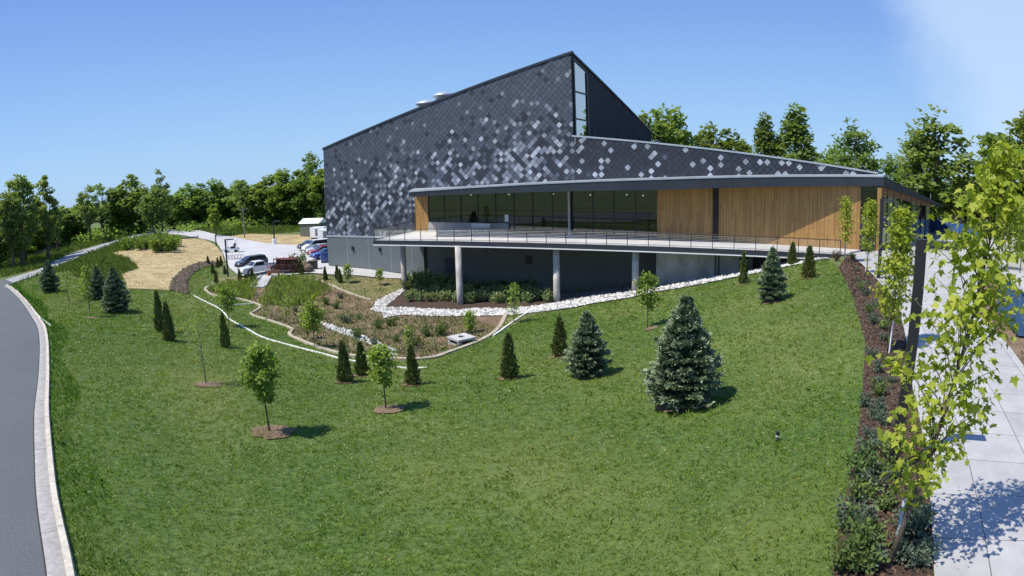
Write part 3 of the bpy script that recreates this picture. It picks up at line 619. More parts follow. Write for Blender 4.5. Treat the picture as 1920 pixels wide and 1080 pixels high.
# low roof, fascia and soffit
ov = lambda t: max(.08, 2.0 - .147 * (t - 44.4))
FT = lambda t: 4.34 + (t - 17) * .0365 if t < 38.9 else 5.14 + (t - 38.9) * .046
FB = lambda t: 3.79 + (t - 17) * .0178 if t < 38.9 else 4.18 + (t - 38.9) * .052
CR = bp(57.4, .12, 0); FAR = at_dist(1768, 387, 70)
mb = MB(); ts = [17.0] + [19 + i * 3.84 for i in range(11)]; ts[-1] = 57.4; ts.insert(6, 38.9); ts = sorted(ts)
for a, b in zip(ts[:-1], ts[1:]):
    mb.hexa([bp(a, ov(a), FB(a)), bp(b, ov(b), FB(b)), bp(b, ov(b), FT(b) - .14), bp(a, ov(a), FT(a) - .14)][::-1], [bp(a, ov(a) - .25, FB(a)), bp(b, ov(b) - .25, FB(b)), bp(b, ov(b) - .25, FT(b) - .14), bp(a, ov(a) - .25, FT(a) - .14)][::-1])
c0 = np.array(bp(57.4, .10, 0)); f0 = np.array([FAR[0], FAR[1]]); dv = f0 - c0[:2]; dn = np.array([-dv[1], dv[0]]) / np.hypot(*dv)
mb.hexa([(c0[0], c0[1], FB(57.4)), (f0[0], f0[1], 3.20), (f0[0], f0[1], 3.45), (c0[0], c0[1], FT(57.4) - .1)], [(c0[0] + dn[0] * .25, c0[1] + dn[1] * .25, FB(57.4)), (f0[0] + dn[0] * .25, f0[1] + dn[1] * .25, 3.2), (f0[0] + dn[0] * .25, f0[1] + dn[1] * .25, 3.45), (c0[0] + dn[0] * .25, c0[1] + dn[1] * .25, FT(57.4) - .1)])
mb.hexa([bp(17.0, ov(17.0) - .26, FB(17.0)), bp(13.1, .06, FB(17.0)), bp(13.1, .06, FT(17.0)), bp(17.0, ov(17.0) - .26, FT(17.0) - .14)], [bp(17.25, ov(17.0) - .26, FB(17.0)), bp(13.35, .06, FB(17.0)), bp(13.35, .06, FT(17.0)), bp(17.25, ov(17.0) - .26, FT(17.0) - .14)])
part('eave_fascia', mb, M['fascia'], hall)
mb = MB()
for a, b in zip(ts[:-1], ts[1:]):
    mb.hexa([bp(a, ov(a) + .04, FT(a) - .137), bp(b, ov(b) + .04, FT(b) - .137), bp(b, ov(b) + .04, FT(b)), bp(a, ov(a) + .04, FT(a))][::-1], [bp(13.2 if a < 17.5 else a, .07, FT(a) - .137), bp(b, .07, FT(b) - .137), bp(b, .07, FT(b) + .06), bp(13.2 if a < 17.5 else a, .07, FT(a) + .06)][::-1])
part('eave_flashing', mb, M['flash'], hall)
mb = MB()
back = bp(57.4, -30, 0); A1 = bp(30.6, -.4, 8.7); A2 = bp(56.8, -.4, 6.0); A3 = (c0[0], c0[1], FT(57.4) - .1); A4 = (f0[0], f0[1], 3.47); A5 = bp(62, -32, 4.2); A6 = bp(30.6, -25.8, 9.3)
mb.add([A1, A2, A3, A4, A5, A6], [(0, 1, 2), (0, 2, 3), (0, 3, 4), (0, 4, 5)]); part('roof', mb, M['panel_dark'], hall)
mb = MB()
for a, b in zip(ts[:-1], ts[1:]):
    a2 = 13.1 if a < 17.5 else a; mb.add([bp(a, ov(a) - .24, FB(a) + .05), bp(b, ov(b) - .24, FB(b) + .05), bp(b, -.2, FB(b) + .05), bp(a2, -.2, FB(a) + .05)], [(0, 3, 2, 1)])
S0 = bp(57, -.1, 0); S1 = (41.6, 51.3)
mb.add([(c0[0], c0[1], FB(57.4) + .04), (f0[0], f0[1], 3.24), (S1[0], S1[1], 3.9), (S0[0] - .3, S0[1] + .1, FB(57) + .25)], [(0, 1, 2, 3)])
part('soffit', mb, M['soffit'], hall)
# the walls below the eave
def wallbox(mb, t0, t1, z0, z1a, z1b, o0=0.0, o1=-.25, mi=0):
    mb.hexa([bp(t0, o0, z0), bp(t1, o0, z0), bp(t1, o0, z1b), bp(t0, o0, z1a)][::-1], [bp(t0, o1, z0), bp(t1, o1, z0), bp(t1, o1, z1b), bp(t0, o1, z1a)][::-1], mi)
WT = lambda t: FB(t) + .04
for a, b in ((13.06, 14.72), (38.17, 43.1), (43.5, 55.45)):
    mb = MB(); wallbox(mb, a, b, .0, WT(a), WT(b)); part('timber_wall', mb, M['wood'], hall)
mb = MB(); wallbox(mb, 43.1, 43.5, .0, WT(43), WT(43.5), -.02); part('wall_reveal', mb, M['black'], hall)
mb = MB(); wallbox(mb, 12.75, 13.06, -.6, WT(12.8), WT(13), .02, -.3); part('wall_reveal', mb, M['black'], hall)
mb = MB(); mb.tube([bp(43.3, .12, WT(43)), bp(43.3, .12, .05)], .09, 8); mb.tube([bp(43.05, .12, WT(43)), bp(43.05, .12, .05)], .05, 8); part('downpipe', mb, M['black'], hall)
cw = part('curtain_wall', (lambda m: ([wallbox(m, t, t + .07, .12, WT(t), WT(t), .04, -.08) for t in np.arange(14.75, 38.1, 1.95)], wallbox(m, 14.72, 38.17, .0, .12, .12, .03, -.1), wallbox(m, 14.72, 38.17, 2.1, 2.17, 2.17, .02, -.06), m)[-1])(MB()), M['black'], hall, label='long dark glazed front under the eave')
for i, t in enumerate(np.arange(14.75, 38.1, 1.95)):
    t1 = min(t + 1.95, 38.17); mb = MB(); wallbox(mb, t + .07, t1, .12, WT(t), WT(t1), -.01, -.03); part('pane', mb, M['glass'], cw)
cg = part('corner_glazing', (lambda m: ([wallbox(m, t, t + .08, .0, WT(t), WT(t), .03, -.08) for t in (55.45, 56.85)], m)[-1])(MB()), M['black'], hall)
mb = MB(); wallbox(mb, 55.53, 56.85, .0, WT(55.5), WT(56.8), -.01, -.03); part('pane', mb, M['glass'], cg)
mb = MB(); q = bp(57.05, .0, 0); mb.box((q[0], q[1], 2.5), (.34, .34, 5.0), -BANG); part('corner_post', mb, M['wood'], hall)
s0 = np.array([q[0] + .15, q[1] + .2]); s1 = np.array(S1); sd = (s1 - s0) / np.hypot(*(s1 - s0)); sl = np.hypot(*(s1 - s0)); sn = np.array([sd[1], -sd[0]])
sp = lambda s, o, z: (s0[0] + sd[0] * s + sn[0] * o, s0[1] + sd[1] * s + sn[1] * o, z)
ST = lambda s: 5.1 - 1.25 * s / sl
sg = part('side_glazing', (lambda m: ([m.hexa([sp(s, .05, .0), sp(s + .09, .05, .0), sp(s + .09, .05, ST(s)), sp(s, .05, ST(s))], [sp(s, -.08, .0), sp(s + .09, -.08, .0), sp(s + .09, -.08, ST(s)), sp(s, -.08, ST(s))]) for s in np.linspace(.2, sl - .1, 10)], m)[-1])(MB()), M['black'], hall, label='dark glazed side wall by the entrance')
xs = np.linspace(.2, sl - .1, 10)
for a, b in zip(xs[:-1], xs[1:]):
    mb = MB(); mb.hexa([sp(a + .09, .0, .05), sp(b, .0, .05), sp(b, .0, ST(b) - .6), sp(a + .09, .0, ST(a) - .6)], [sp(a + .09, -.02, .05), sp(b, -.02, .05), sp(b, -.02, ST(b) - .6), sp(a + .09, -.02, ST(a) - .6)]); part('pane', mb, M['glass_side'], sg)
mb = MB(); mb.hexa([sp(.1, .02, ST(0) - .6), sp(sl, .02, ST(sl) - .6), sp(sl, .02, ST(sl)), sp(.1, .02, ST(0))], [sp(.1, -.12, ST(0) - .6), sp(sl, -.12, ST(sl) - .6), sp(sl, -.12, ST(sl)), sp(.1, -.12, ST(0))]); part('side_header', mb, M['soffit'], hall)
# rooms behind the glass
mb = MB()
mb.add([bp(13.1, -.3, .02), bp(57, -.3, .02), bp(60, -14, .02), bp(13.1, -11, .02)], [(0, 1, 2, 3)], 1)
mb.add([bp(13.1, -11, 0), bp(60, -14, 0), bp(60, -14, 5.2), bp(13.1, -11, 4.0)], [(0, 1, 2, 3)])
mb.add([bp(60, -14, 0), (41.5, 51.4, 0), (41.5, 51.4, 4.0), bp(60, -14, 5.0)], [(0, 1, 2, 3)])
mb.add([bp(54, -1.2, 0), bp(60, -6.5, 0), bp(60, -6.5, 4.4), bp(54, -1.2, 4.6)], [(0, 1, 2, 3)])
mb.add([bp(13.1, -.3, 0), bp(13.1, -11, 0), bp(13.1, -11, 4.0), bp(13.1, -.3, 4)], [(0, 1, 2, 3)])
mb.add([bp(13.1, -.3, 3.6), bp(57, -.3, 5.05), bp(60, -14, 5.05), bp(13.1, -11, 3.6)], [(0, 3, 2, 1)])
part('interior', mb, [M['inside'], M['inside_floor']], hall)
for t, o in ((30.2, .35),):
    mb = MB(); mb.tube([bp(t, o, 0), bp(t, o, WT(t))], .10, 10); part('terrace_post', mb, M['column'], hall)
for t, o in ((16.1, -1.2), (21.9, -2.5), (28, -4), (36, -4)):
    mb = MB(); mb.tube([bp(t, o, 0), bp(t, o, 3.9)], .22, 10); part('interior_column', mb, M['column'], hall)
for t0, t1, o, z0, z1 in ((17, 29, -6.5, .75, .95), (24, 37, -8.5, 1.5, 1.7), (25, 37.5, -8.9, 2.2, 2.35), (30.5, 37, -3.2, .7, .8), (18, 23, -3.5, .7, .8)):
    mb = MB(); wallbox(mb, t0, t1, z0, z1, z1, o, o - .5); part('pale_band', mb, M['conc_wall'], hall)  # pale bands added so the glazing shows faint horizontal stripes
_lm = bpy.data.materials.new('ceiling_lamp'); _lm.use_nodes = True; _e = _lm.node_tree.nodes['Principled BSDF']; _e.inputs['Emission Color'].default_value = (1, .95, .85, 1); _e.inputs['Emission Strength'].default_value = 2.2
for t, o in ((18.5, -2.2), (22.6, -2.6), (27, -3.4), (31.5, -1.6), (34.5, -3), (36.4, -1.8)):
    mb = MB(); q = bp(t, o, 3.55); mb.lathe([(.08, -.04), (.08, .04)], q, 10); part('ceiling_light', mb, _lm, hall)
mb = MB(); wallbox(mb, 14.75, 24.0, .0, .95, .95, .16, .05); part('low_parapet', mb, M['concrete'], hall)
mb = MB(); wallbox(mb, 23.55, 23.95, 1.1, 1.75, 1.75, .06, .03); part('notice', mb, M['white'], hall)
# lower storey
mb = MB(); wallbox(mb, 0, 14.3, -6.3, -.78, -.78, .03, -.3)
part('grey_wall', mb, M['panel'], hall)
mb = MB(); wallbox(mb, -.02, 14.3, -.78, -.6, -.6, .07, -.3)
for t in (3.2, 6.4, 9.6, 12.4): wallbox(mb, t, t + .03, -5.6, -.78, -.78, .036, .03)
part('wall_flashing', mb, M['flash'], hall)
mb = MB(); wallbox(mb, 14.32, 55.5, -6.4, -.37, -.37, .0, -.3); part('shaded_wall', mb, M['under'], hall)
mb = MB(); wallbox(mb, 14.0, 14.32, -5.6, -.40, -.40, .1, .04); mb.tube([bp(14.15, .2, -.4), bp(14.15, .2, -4.7)], .06, 6); part('downpipe', mb, M['black'], hall)
mb = MB(); wallbox(mb, 7.2, 13.9, -5.0, -4.35, -4.55, .06, .03); part('wall_foot_shade', mb, M['black'], hall)  # black strip stands in for the shadow along the wall foot
dr = part('door', (lambda m: (wallbox(m, 16.6, 17.7, -4.75, -2.5, -2.5, .05, 0), m)[-1])(MB()), M['panel_dark'], hall)
mb = MB(); wallbox(mb, 16.5, 16.6, -4.75, -2.4, -2.4, .08, 0); wallbox(mb, 17.7, 17.8, -4.75, -2.4, -2.4, .08, 0); wallbox(mb, 16.6, 17.7, -2.5, -2.4, -2.4, .08, 0); part('frame', mb, M['panel'], dr)
mb = MB(); wallbox(mb, 25.6, 26.3, -2.75, -2.0, -2.0, .05, 0); part('vent', mb, M['black'], hall)
for t in (4.0, 8.0):
    mb = MB(); wallbox(mb, t, t + .22, -2.2, -1.8, -1.8, .2, .03); part('wall_light', mb, M['black'], hall)
# round roof vents behind the verge
for px, py in ((800, 193), (832, 178)):
    c = at_dist(px, py, 71.5); mb = MB(); mb.lathe([(.95, -1.6), (.95, -.25), (1.25, -.22), (1.28, -.08), (1.0, .16), (.5, .30), (.05, .34)], (c[0], c[1], c[2]), 20); part('roof_vent', mb, M['flash'], hall, True)
for px, py, d in ((1518, 318, 52), (1640, 318, 52), (1236, 330, 52.3), (1690, 338, 58), (1720, 350, 62), (1745, 362, 66), (1078, 254, 55), (1192, 262, 53)):
    c = at_dist(px, py, d); mb = MB(); mb.tube([(c[0], c[1], c[2] - .75), (c[0], c[1], c[2])], [.035, .02], 5); part('lightning_rod', mb, M['flash'], hall)
# terrace
D0 = np.array([-12.4, 55.7]); D1 = np.array([24.1, 40.55]); de = (D1 - D0) / np.hypot(*(D1 - D0)); dnr = np.array([de[1], -de[0]])
DL = np.hypot(*(D1 - D0)); W0 = np.array(bp(12.9, .02, 0)[:2]); W1 = np.array(bp(55.6, .02, 0)[:2])
mb = MB(); pl = [D0, D1, W1, W0]
mb.hexa([(p[0], p[1], -.33) for p in pl], [(p[0], p[1], .0) for p in pl]); part('terrace_slab', mb, M['deck'], hall, label='white concrete terrace floor')
def along(A, d, nrm_, s, o, z): return (A[0] + d[0] * s + nrm_[0] * o, A[1] + d[1] * s + nrm_[1] * o, z)
dl = (W0 - D0) / np.hypot(*(W0 - D0)); LL = np.hypot(*(W0 - D0)); dln = np.array([-dl[1], dl[0]])
mb = MB()
mb.hexa([along(D0, de, dnr, -.05, 0.003, -.42), along(D0, de, dnr, DL, 0.003, -.42), along(D0, de, dnr, DL, .003, .02), along(D0, de, dnr, -.05, .003, .02)], [along(D0, de, dnr, -.05, .09, -.42), along(D0, de, dnr, DL, .09, -.42), along(D0, de, dnr, DL, .09, .02), along(D0, de, dnr, -.05, .09, .02)])
mb.hexa([along(D0, dl, dln, .003, .003, -.42), along(D0, dl, dln, LL, .003, -.42), along(D0, dl, dln, LL, .003, .02), along(D0, dl, dln, .003, .003, .02)], [along(D0, dl, dln, .003, .09, -.42), along(D0, dl, dln, LL, .09, -.42), along(D0, dl, dln, LL, .09, .02), along(D0, dl, dln, .003, .09, .02)])
part('terrace_fascia', mb, M['fascia'], hall)
mb = MB()
mb.hexa([along(D0, de, dnr, -.05, .093, -.44), along(D0, de, dnr, DL, .093, -.44), along(D0, de, dnr, DL, .093, -.36), along(D0, de, dnr, -.05, .093, -.36)], [along(D0, de, dnr, -.05, .15, -.44), along(D0, de, dnr, DL, .15, -.44), along(D0, de, dnr, DL, .15, -.36), along(D0, de, dnr, -.05, .15, -.36)])
part('drip_edge', mb, M['white'], hall)
for px, py in ((759, 541), (863, 572), (1044, 567), (1191, 547), (1406, 504)):
    c = gp(px, py); mb = MB(); mb.lathe([(.28, -.4), (.275, 1), (.27, -.34 - c[2])], tuple(c), 20); part('column', mb, M['column'], hall, True)
a, b = gp(1230, 536), gp(1386, 510)
mb = MB(); v = (b - a)[:2]; v /= np.hypot(*v); nn = np.array([v[1], -v[0]])
mb.hexa([(a[0], a[1], -5.0), (b[0], b[1], -5.0), (b[0], b[1], -.335), (a[0], a[1], -.335)], [(a[0] - nn[0] * .4, a[1] - nn[1] * .4, -5.0), (b[0] - nn[0] * .4, b[1] - nn[1] * .4, -5.0), (b[0] - nn[0] * .4, b[1] - nn[1] * .4, -.335), (a[0] - nn[0] * .4, a[1] - nn[1] * .4, -.335)])
part('concrete_wall', mb, M['conc_wall'], hall, label='board marked concrete retaining wall')
c = a + (b - a) * .71; mb = MB()
for o in (0, .28): mb.tube([(c[0] + v[0] * o + nn[0] * .1, c[1] + v[1] * o + nn[1] * .1, -.4), (c[0] + v[0] * o + nn[0] * .1, c[1] + v[1] * o + nn[1] * .1, -3.2)], .05, 6)
part('downpipe', mb, M['black'], hall)
# railing
mb = MB(); r0 = along(D0, de, dnr, .02, -.03, 0); r1 = along(D0, de, dnr, DL - .1, -.03, 0); r2 = along(D0, dl, dln, LL - .3, -.03, 0)
for zz, rad in ((1.05, .032), (.12, .018)):
    mb.tube([(r2[0], r2[1], zz), (r0[0], r0[1], zz), (r1[0], r1[1], zz)], rad, 6)
rail = part('railing', mb, M['black'], hall, label='dark metal railing round the terrace edge')
for zz in np.arange(.24, 1.0, .115):
    pass
mb = MB()
for zz in np.arange(.24, 1.0, .115): mb.tube([(r2[0], r2[1], zz), (r0[0], r0[1], zz), (r1[0], r1[1], zz)], .005, 4)
part('wires', mb, M['flash'], rail)
np_ = 25
for i in range(np_):
    p = along(D0, de, dnr, .03 + (DL - .13) * i / (np_ - 1), -.03, 0); mb = MB(); mb.box((p[0], p[1], .48), (.05, .035, 1.14), math.atan2(de[1], de[0])); part('post', mb, M['black'], rail)
for i in range(1, 6):
    p = along(D0, dl, dln, .03 + (LL - .4) * i / 5, -.03, 0); mb = MB(); mb.box((p[0], p[1], .48), (.05, .035, 1.14), math.atan2(dl[1], dl[0])); part('post', mb, M['black'], rail)

# ------------------------------------------------------------------ plants
def rand_frames(rs, n, up=None, upw=0.0):
    a = rs.normal(size=(n, 3)); a /= np.linalg.norm(a, axis=1, keepdims=True)
    if up is not None: a = a + up * upw; a /= np.linalg.norm(a, axis=1, keepdims=True)
    b = np.cross(a, rs.normal(size=(n, 3))); b /= np.linalg.norm(b, axis=1, keepdims=True) + 1e-9
    return a, b, np.cross(a, b)
def leaf_verts(c, t, w, ln, wd):
    """Pointed leaf (5-gon) from its base c, along t, width direction w."""
    ln = np.broadcast_to(np.asarray(ln, float), (len(c),))[:, None]; wd = np.broadcast_to(np.asarray(wd, float), (len(c),))[:, None]
    v = np.stack([c, c + t * ln * .35 + w * wd * .5, c + t * ln * .75 + w * wd * .36, c + t * ln, c + t * ln * .75 - w * wd * .36, c + t * ln * .35 - w * wd * .5], 1)
    return v.reshape(-1, 3)
def upleaf(rs, n, k=1.1):
    nn = rs.normal(0, 1, (n, 3)); nn /= np.linalg.norm(nn, axis=1, keepdims=True); nn += np.array([0, 0, k]); nn /= np.linalg.norm(nn, axis=1, keepdims=True)
    t = np.cross(nn, rs.normal(size=(n, 3))); t /= np.linalg.norm(t, axis=1, keepdims=True) + 1e-9; return t, np.cross(nn, t)
def crown_mesh(name, seed, zc, rx, rz, nclump, nleaf, leaf, mat, crx=.30, shape='round', bottom=-1.0, squash=.75):
    """Leaf clumps spread through a crown: centre height zc, half width rx, half height rz."""
    rs = np.random.RandomState(seed); V = []
    cen = []
    while len(cen) < nclump:
        p = rs.normal(size=3); p /= np.linalg.norm(p); p *= rs.uniform(.35, 1.0) ** .5
        if p[2] < bottom: continue
        if shape == 'spire': k = .30 + .75 * (1 - (p[2] + 1) / 2)
        elif shape == 'vase': k = .55 + .45 * (p[2] + 1) / 2
        elif shape == 'oval': k = .95 - .25 * abs(p[2] + .15)
        else: k = 1
        cen.append((p[0] * rx * k * rs.uniform(.8, 1.12), p[1] * rx * k * rs.uniform(.8, 1.12), zc + p[2] * rz * rs.uniform(.85, 1.1)))
    for c in cen:
        cr = rx * crx * rs.uniform(.55, 1.25); n = int(nleaf * rs.uniform(.6, 1.3))
        d = rs.normal(size=(n, 3)); d /= np.linalg.norm(d, axis=1, keepdims=True); d *= (rs.uniform(.25, 1, n) ** .5)[:, None] * cr; d[:, 2] *= squash
        pos = np.array(c) + d; t, w = upleaf(rs, n)
        V.append(leaf_verts(pos, t, w, leaf * rs.uniform(.7, 1.35, n), leaf * rs.uniform(.55, .95, n)))
    return np_mesh(name, np.concatenate(V), 6, mat), cen
def trunk_mesh(name, seed, H, r0, cen, mat, nlimb=6, lean=(0, 0), first=.35, bend=.03):
    rs = random.Random(seed); mb = MB(); pts = []; rad = []
    for i in range(7):
        f = i / 6; pts.append((lean[0] * f + rs.uniform(-bend, bend) * H * (i > 0), lean[1] * f + rs.uniform(-bend, bend) * H * (i > 0), H * f - (.15 if i == 0 else 0))); rad.append(r0 * (1.25 if i == 0 else 1 - .82 * f))
    mb.tube(pts, rad, 7)
    for k in range(nlimb):
        c = cen[int(rs.random() * len(cen))]; f = first + (1 - first) * .8 * rs.random(); i = min(5, int(f * 6)); a = Vector(pts[i]).lerp(Vector(pts[i + 1]), f * 6 - i); c = Vector(c)
        if c.z < a.z: continue
        m = a.lerp(c, .5) + Vector((0, 0, -.06 * (c - a).length)); rr_ = r0 * (1 - .8 * f) * .6; mb.tube([a, m, c], [rr_, rr_ * .6, rr_ * .18], 5)
    return mesh_of(name, mb, mat, True)
def tree_kind(seed, H, rx, mat, bark=None, nclump=46, nleaf=60, leaf=.42, shape='round', cb=.28, r0=None, nlimb=9, crx=.30, lean=(0, 0), bottom=-1, first=.3):
    zc = H * (1 + cb) / 2; rz = H * (1 - cb) / 2
    me, cen = crown_mesh('crown', seed, zc, rx, rz, nclump, nleaf, leaf, mat, crx, shape, bottom)
    tr = trunk_mesh('trunk', seed, H * .86, r0 or H * .022, cen, bark or M['bark'], nlimb, lean, first)
    return tr, me
def put_tree(name, kind, loc, label, group=None, rz=0, scale=1.0, cat='tree'):
    t = thing(name, tuple(map(float, loc)), label, cat, group, rz, scale)
    link('trunk', kind[0], t); link('crown', kind[1], t); return t
rg = random.Random(11)
# --- the woods behind
KO = [tree_kind(100 + i, 16, 4.6, M['leaf_far'], nclump=70, nleaf=54, leaf=.66, shape=sh, cb=cb, crx=.30) for i, (sh, cb) in enumerate((('round', .08), ('oval', .06), ('round', .12), ('vase', .10), ('oval', .12), ('round', .05)))]
KC = [tree_kind(140 + i, 16, 3.6, M['leaf_light'], M['bark'], nclump=52, nleaf=42, leaf=.5, shape=sh, cb=.26, crx=.25, nlimb=16) for i, sh in enumerate(('oval', 'vase', 'oval'))]
KS = [tree_kind(170 + i, 16, 3.4, M['leaf_light'], M['bark'], nclump=84, nleaf=44, leaf=.52, shape=('oval', 'spire', 'oval')[i], cb=.08, crx=.34) for i in range(3)]
def back_tree(px, ptop, dist, wpx, kinds, label, group, name='broadleaf_tree', zbase=None):
    p = at_dist(px, ptop, dist); zb = g1(p[0], p[1]) if zbase is None else zbase
    H = p[2] - zb; k = kinds[rg.randrange(len(kinds))]; w = wpx / F_PX * dist
    return put_tree(name, k, (p[0], p[1], zb), label, group, rg.uniform(0, 6.28), (w / 9.2 if kinds is KO else w / 7.2, w / 9.2 if kinds is KO else w / 7.2, H / 16))
LEFT = [(-12, 372, 118, 60, KO), (14, 362, 112, 46, KC), (40, 372, 122, 50, KC), (122, 392, 150, 44, KO), (148, 378, 152, 40, KO), (163, 352, 140, 34, KC), (190, 348, 150, 44, KC),
        (212, 366, 162, 46, KO), (236, 336, 152, 58, KO), (262, 350, 158, 40, KO), (322, 372, 165, 44, KO), (343, 352, 158, 46, KO), (368, 362, 166, 44, KO), (388, 344, 160, 52, KO), (412, 356, 168, 44, KO), (436, 352, 160, 48, KO), (450, 338, 150, 40, KC), (474, 352, 156, 46, KO),
        (496, 344, 148, 52, KO), (520, 332, 146, 56, KO), (546, 322, 142, 58, KO), (572, 318, 138, 46, KO), (581, 290, 150, 42, KC), (604, 322, 136, 50, KO), (632, 330, 140, 50, KO), (70, 398, 142, 60, KO), (22, 402, 138, 60, KO), (102, 404, 150, 54, KO)]
LAB = ['broad dark oak cut by the picture edge beyond the lane bend', 'slim airy cottonwood beside the broad oak at the wood\'s left end', 'thin cottonwood just behind the tall cottonwood clump by the lane',
       'low rounded oak right of the tall cottonwood clump', 'small dark oak between the low rounded oak and the ragged cottonwood', 'ragged upright cottonwood with a pointed top above the meadow', 'lacy upright cottonwood next to the ragged pointed one',
       'lower oak filling the gap left of the tall round oak', 'tall round oak behind the bend of the far lane', 'dense oak half hidden by the leaning cottonwood', 'low oak in the dip right of the leaning cottonwood', 'first broad oak above the top of the car park road',
       'small oak in the notch above the car park road', 'taller oak crown behind the yellow green sapling', 'short oak behind the utility pole', 'oak just left of the peaked cottonwood in the treeline', 'peaked pale cottonwood standing above its oak neighbours', 'dark oak behind the wooden utility pole',
       'wide oak above the straw verge', 'full oak left of the verge lamp post', 'broad bright oak behind the verge lamp post', 'oak behind the white shed', 'tallest tree beside the hall, airy crown above the shed', 'oak touching the left edge of the shingle wall', 'oak mostly hidden behind the shingle wall', 'dark oak in the gap behind the ragged cottonwood pair', 'dark oak filling the gap by the white house', 'dim oak behind the small slim cottonwood']
for (px, pt, d, w, k), lb in zip(LEFT, LAB): back_tree(px, pt - 6, d, w * 1.55, k, lb, 'trees of the wood beyond the car park')
# low undergrowth that reads as one mass under the wood
rs = np.random.RandomState(3); V = []
for i in range(520):
    px = rs.uniform(-20, 640); d = rs.uniform(140, 190); a = azel(px, 440)[0]; x, y = math.sin(a) * d, math.cos(a) * d
    if inpoly(np.array([x]), np.array([y]), ROAD_LO + ROAD_UP[::-1])[0]: continue
    n = 26; h = rs.uniform(.8, 2.8); c = np.array([x, y, g1(x, y)]) + np.stack([rs.normal(0, 1.3, n), rs.normal(0, 1.3, n), rs.uniform(0, h, n)], 1); t, w = upleaf(rs, n); V.append(leaf_verts(c, t, w, rs.uniform(.5, .95, n), .5))
tag(link('undergrowth', np_mesh('undergrowth', np.concatenate(V), 6, M['leaf_far'])), 'dark tangled undergrowth filling the foot of the wood', 'undergrowth', kind='stuff')
# tall cottonwoods on the left and by the lane
def special(name, base_px, top_px, wpx, kind, label, zoff=0, group=None, lean=0):
    b = gp(*base_px); d = math.hypot(b[0], b[1]); tp = at_dist(top_px[0], top_px[1], d); H = tp[2] - b[2]; w = wpx / F_PX * d
    t = put_tree(name, kind, b, label, group, rg.uniform(0, 6.28), 1); return t, H, w, d
def custom(base_px, top_py, wpx, label, seed, mat, bark, shape='oval', cb=.2, nclump=60, nleaf=40, leaf=.4, group=None, name='cottonwood_tree', r0f=.022, nlimb=16, crx=.24, lean=(0, 0), dist=None):
    b = gp(*base_px) if dist is None else at_dist(base_px[0], base_px[1], dist)
    if dist is not None: b[2] = g1(b[0], b[1])
    d = math.hypot(b[0], b[1]); H = at_dist(base_px[0], top_py, d)[2] - b[2]; w = wpx / F_PX * d
    k = tree_kind(seed, H, w / 2, mat, bark, nclump, nleaf, leaf, shape, cb, H * r0f, nlimb, crx, lean)
    return put_tree(name, k, b, label, group)
custom((46, 503), 322, 88, 'tall ragged cottonwood with a dark split trunk left of the lane', 201, M['leaf_light'], M['bark'], 'oval', .16, 96, 50, .55, r0f=.030)
custom((92, 480), 330, 60, 'second tall cottonwood right behind the ragged one by the lane', 202, M['leaf_light'], M['bark'], 'oval', .18, 70, 44, .55, dist=118)
custom((108, 470), 378, 34, 'small slim cottonwood right of the ragged pair', 203, M['leaf_light'], M['bark'], 'oval', .2, 40, 36, .45, dist=124)
custom((296, 450), 352, 84, 'big leaning cottonwood with forked grey trunk above the shrubs', 204, M['leaf_light'], M['bark_pale'], 'vase', .22, 70, 52, .5, r0f=.034, lean=(-3.5, 0), nlimb=20)
custom((306, 446), 316, 46, 'thin high cottonwood behind the leaning one with tufts on bare limbs', 205, M['leaf_light'], M['bark_pale'], 'vase', .45, 26, 34, .5, r0f=.018, nlimb=24, crx=.26, dist=150)
custom((405, 448), 380, 32, 'yellowish young tree with rusty leaves beside the car park road', 206, M['leaf_young'], M['bark'], 'oval', .15, 40, 40, .4, name='roadside_tree', dist=124)
# --- trees behind the hall on the right
RIGHT = [(1212, 212, 100, 54, KC, 'leafy tree rising beside the sloping end of the hall roof'), (1244, 200, 104, 70, KO, 'full round tree top just right of the hall peak'), (1268, 222, 108, 46, KO, 'narrower crown leaning on the full round tree top'), (1300, 248, 112, 44, KC, 'low airy crown above the parapet'),
         (1345, 236, 112, 62, KO, 'middle crown standing clear above the parapet'), (1385, 262, 116, 50, KO, 'lowest crown in the dip above the parapet'), (1432, 216, 106, 50, KS, 'pointed tree left of the tall twin behind the parapet'), (1490, 200, 104, 72, KS, 'tall twin-topped tree behind the parapet'), (1462, 250, 108, 50, KO, 'bright lower crown between the pointed tree and the tall twin'),
         (1545, 284, 112, 44, KO, 'low dark crown at the thin end of the parapet'), (1605, 226, 98, 64, KS, 'tapering grey green tree above the roof corner'), (1575, 272, 104, 44, KO, 'bushy crown left of the tapering grey green tree'), (1668, 290, 96, 54, KO, 'dark round tree between two tall tapering trees'),
         (1725, 232, 84, 66, KS, 'left half of the tallest dark tree by the entrance'), (1760, 206, 82, 96, KS, 'tallest dark tree beyond the entrance corner'), (1835, 300, 90, 60, KO, 'dark tree behind the near maple on the far side of the path'), (1790, 330, 92, 66, KO, 'shady tree above the blue fence'), (1880, 345, 95, 70, KO, 'dark tree at the right picture edge'), (1718, 330, 100, 60, KO, 'shaded tree behind the roof overhang')]
for px, pt, d, w, k, lb in RIGHT: back_tree(px, pt - 2, d, w * 1.55, k, lb, 'trees beyond the hall', zbase=-.3)

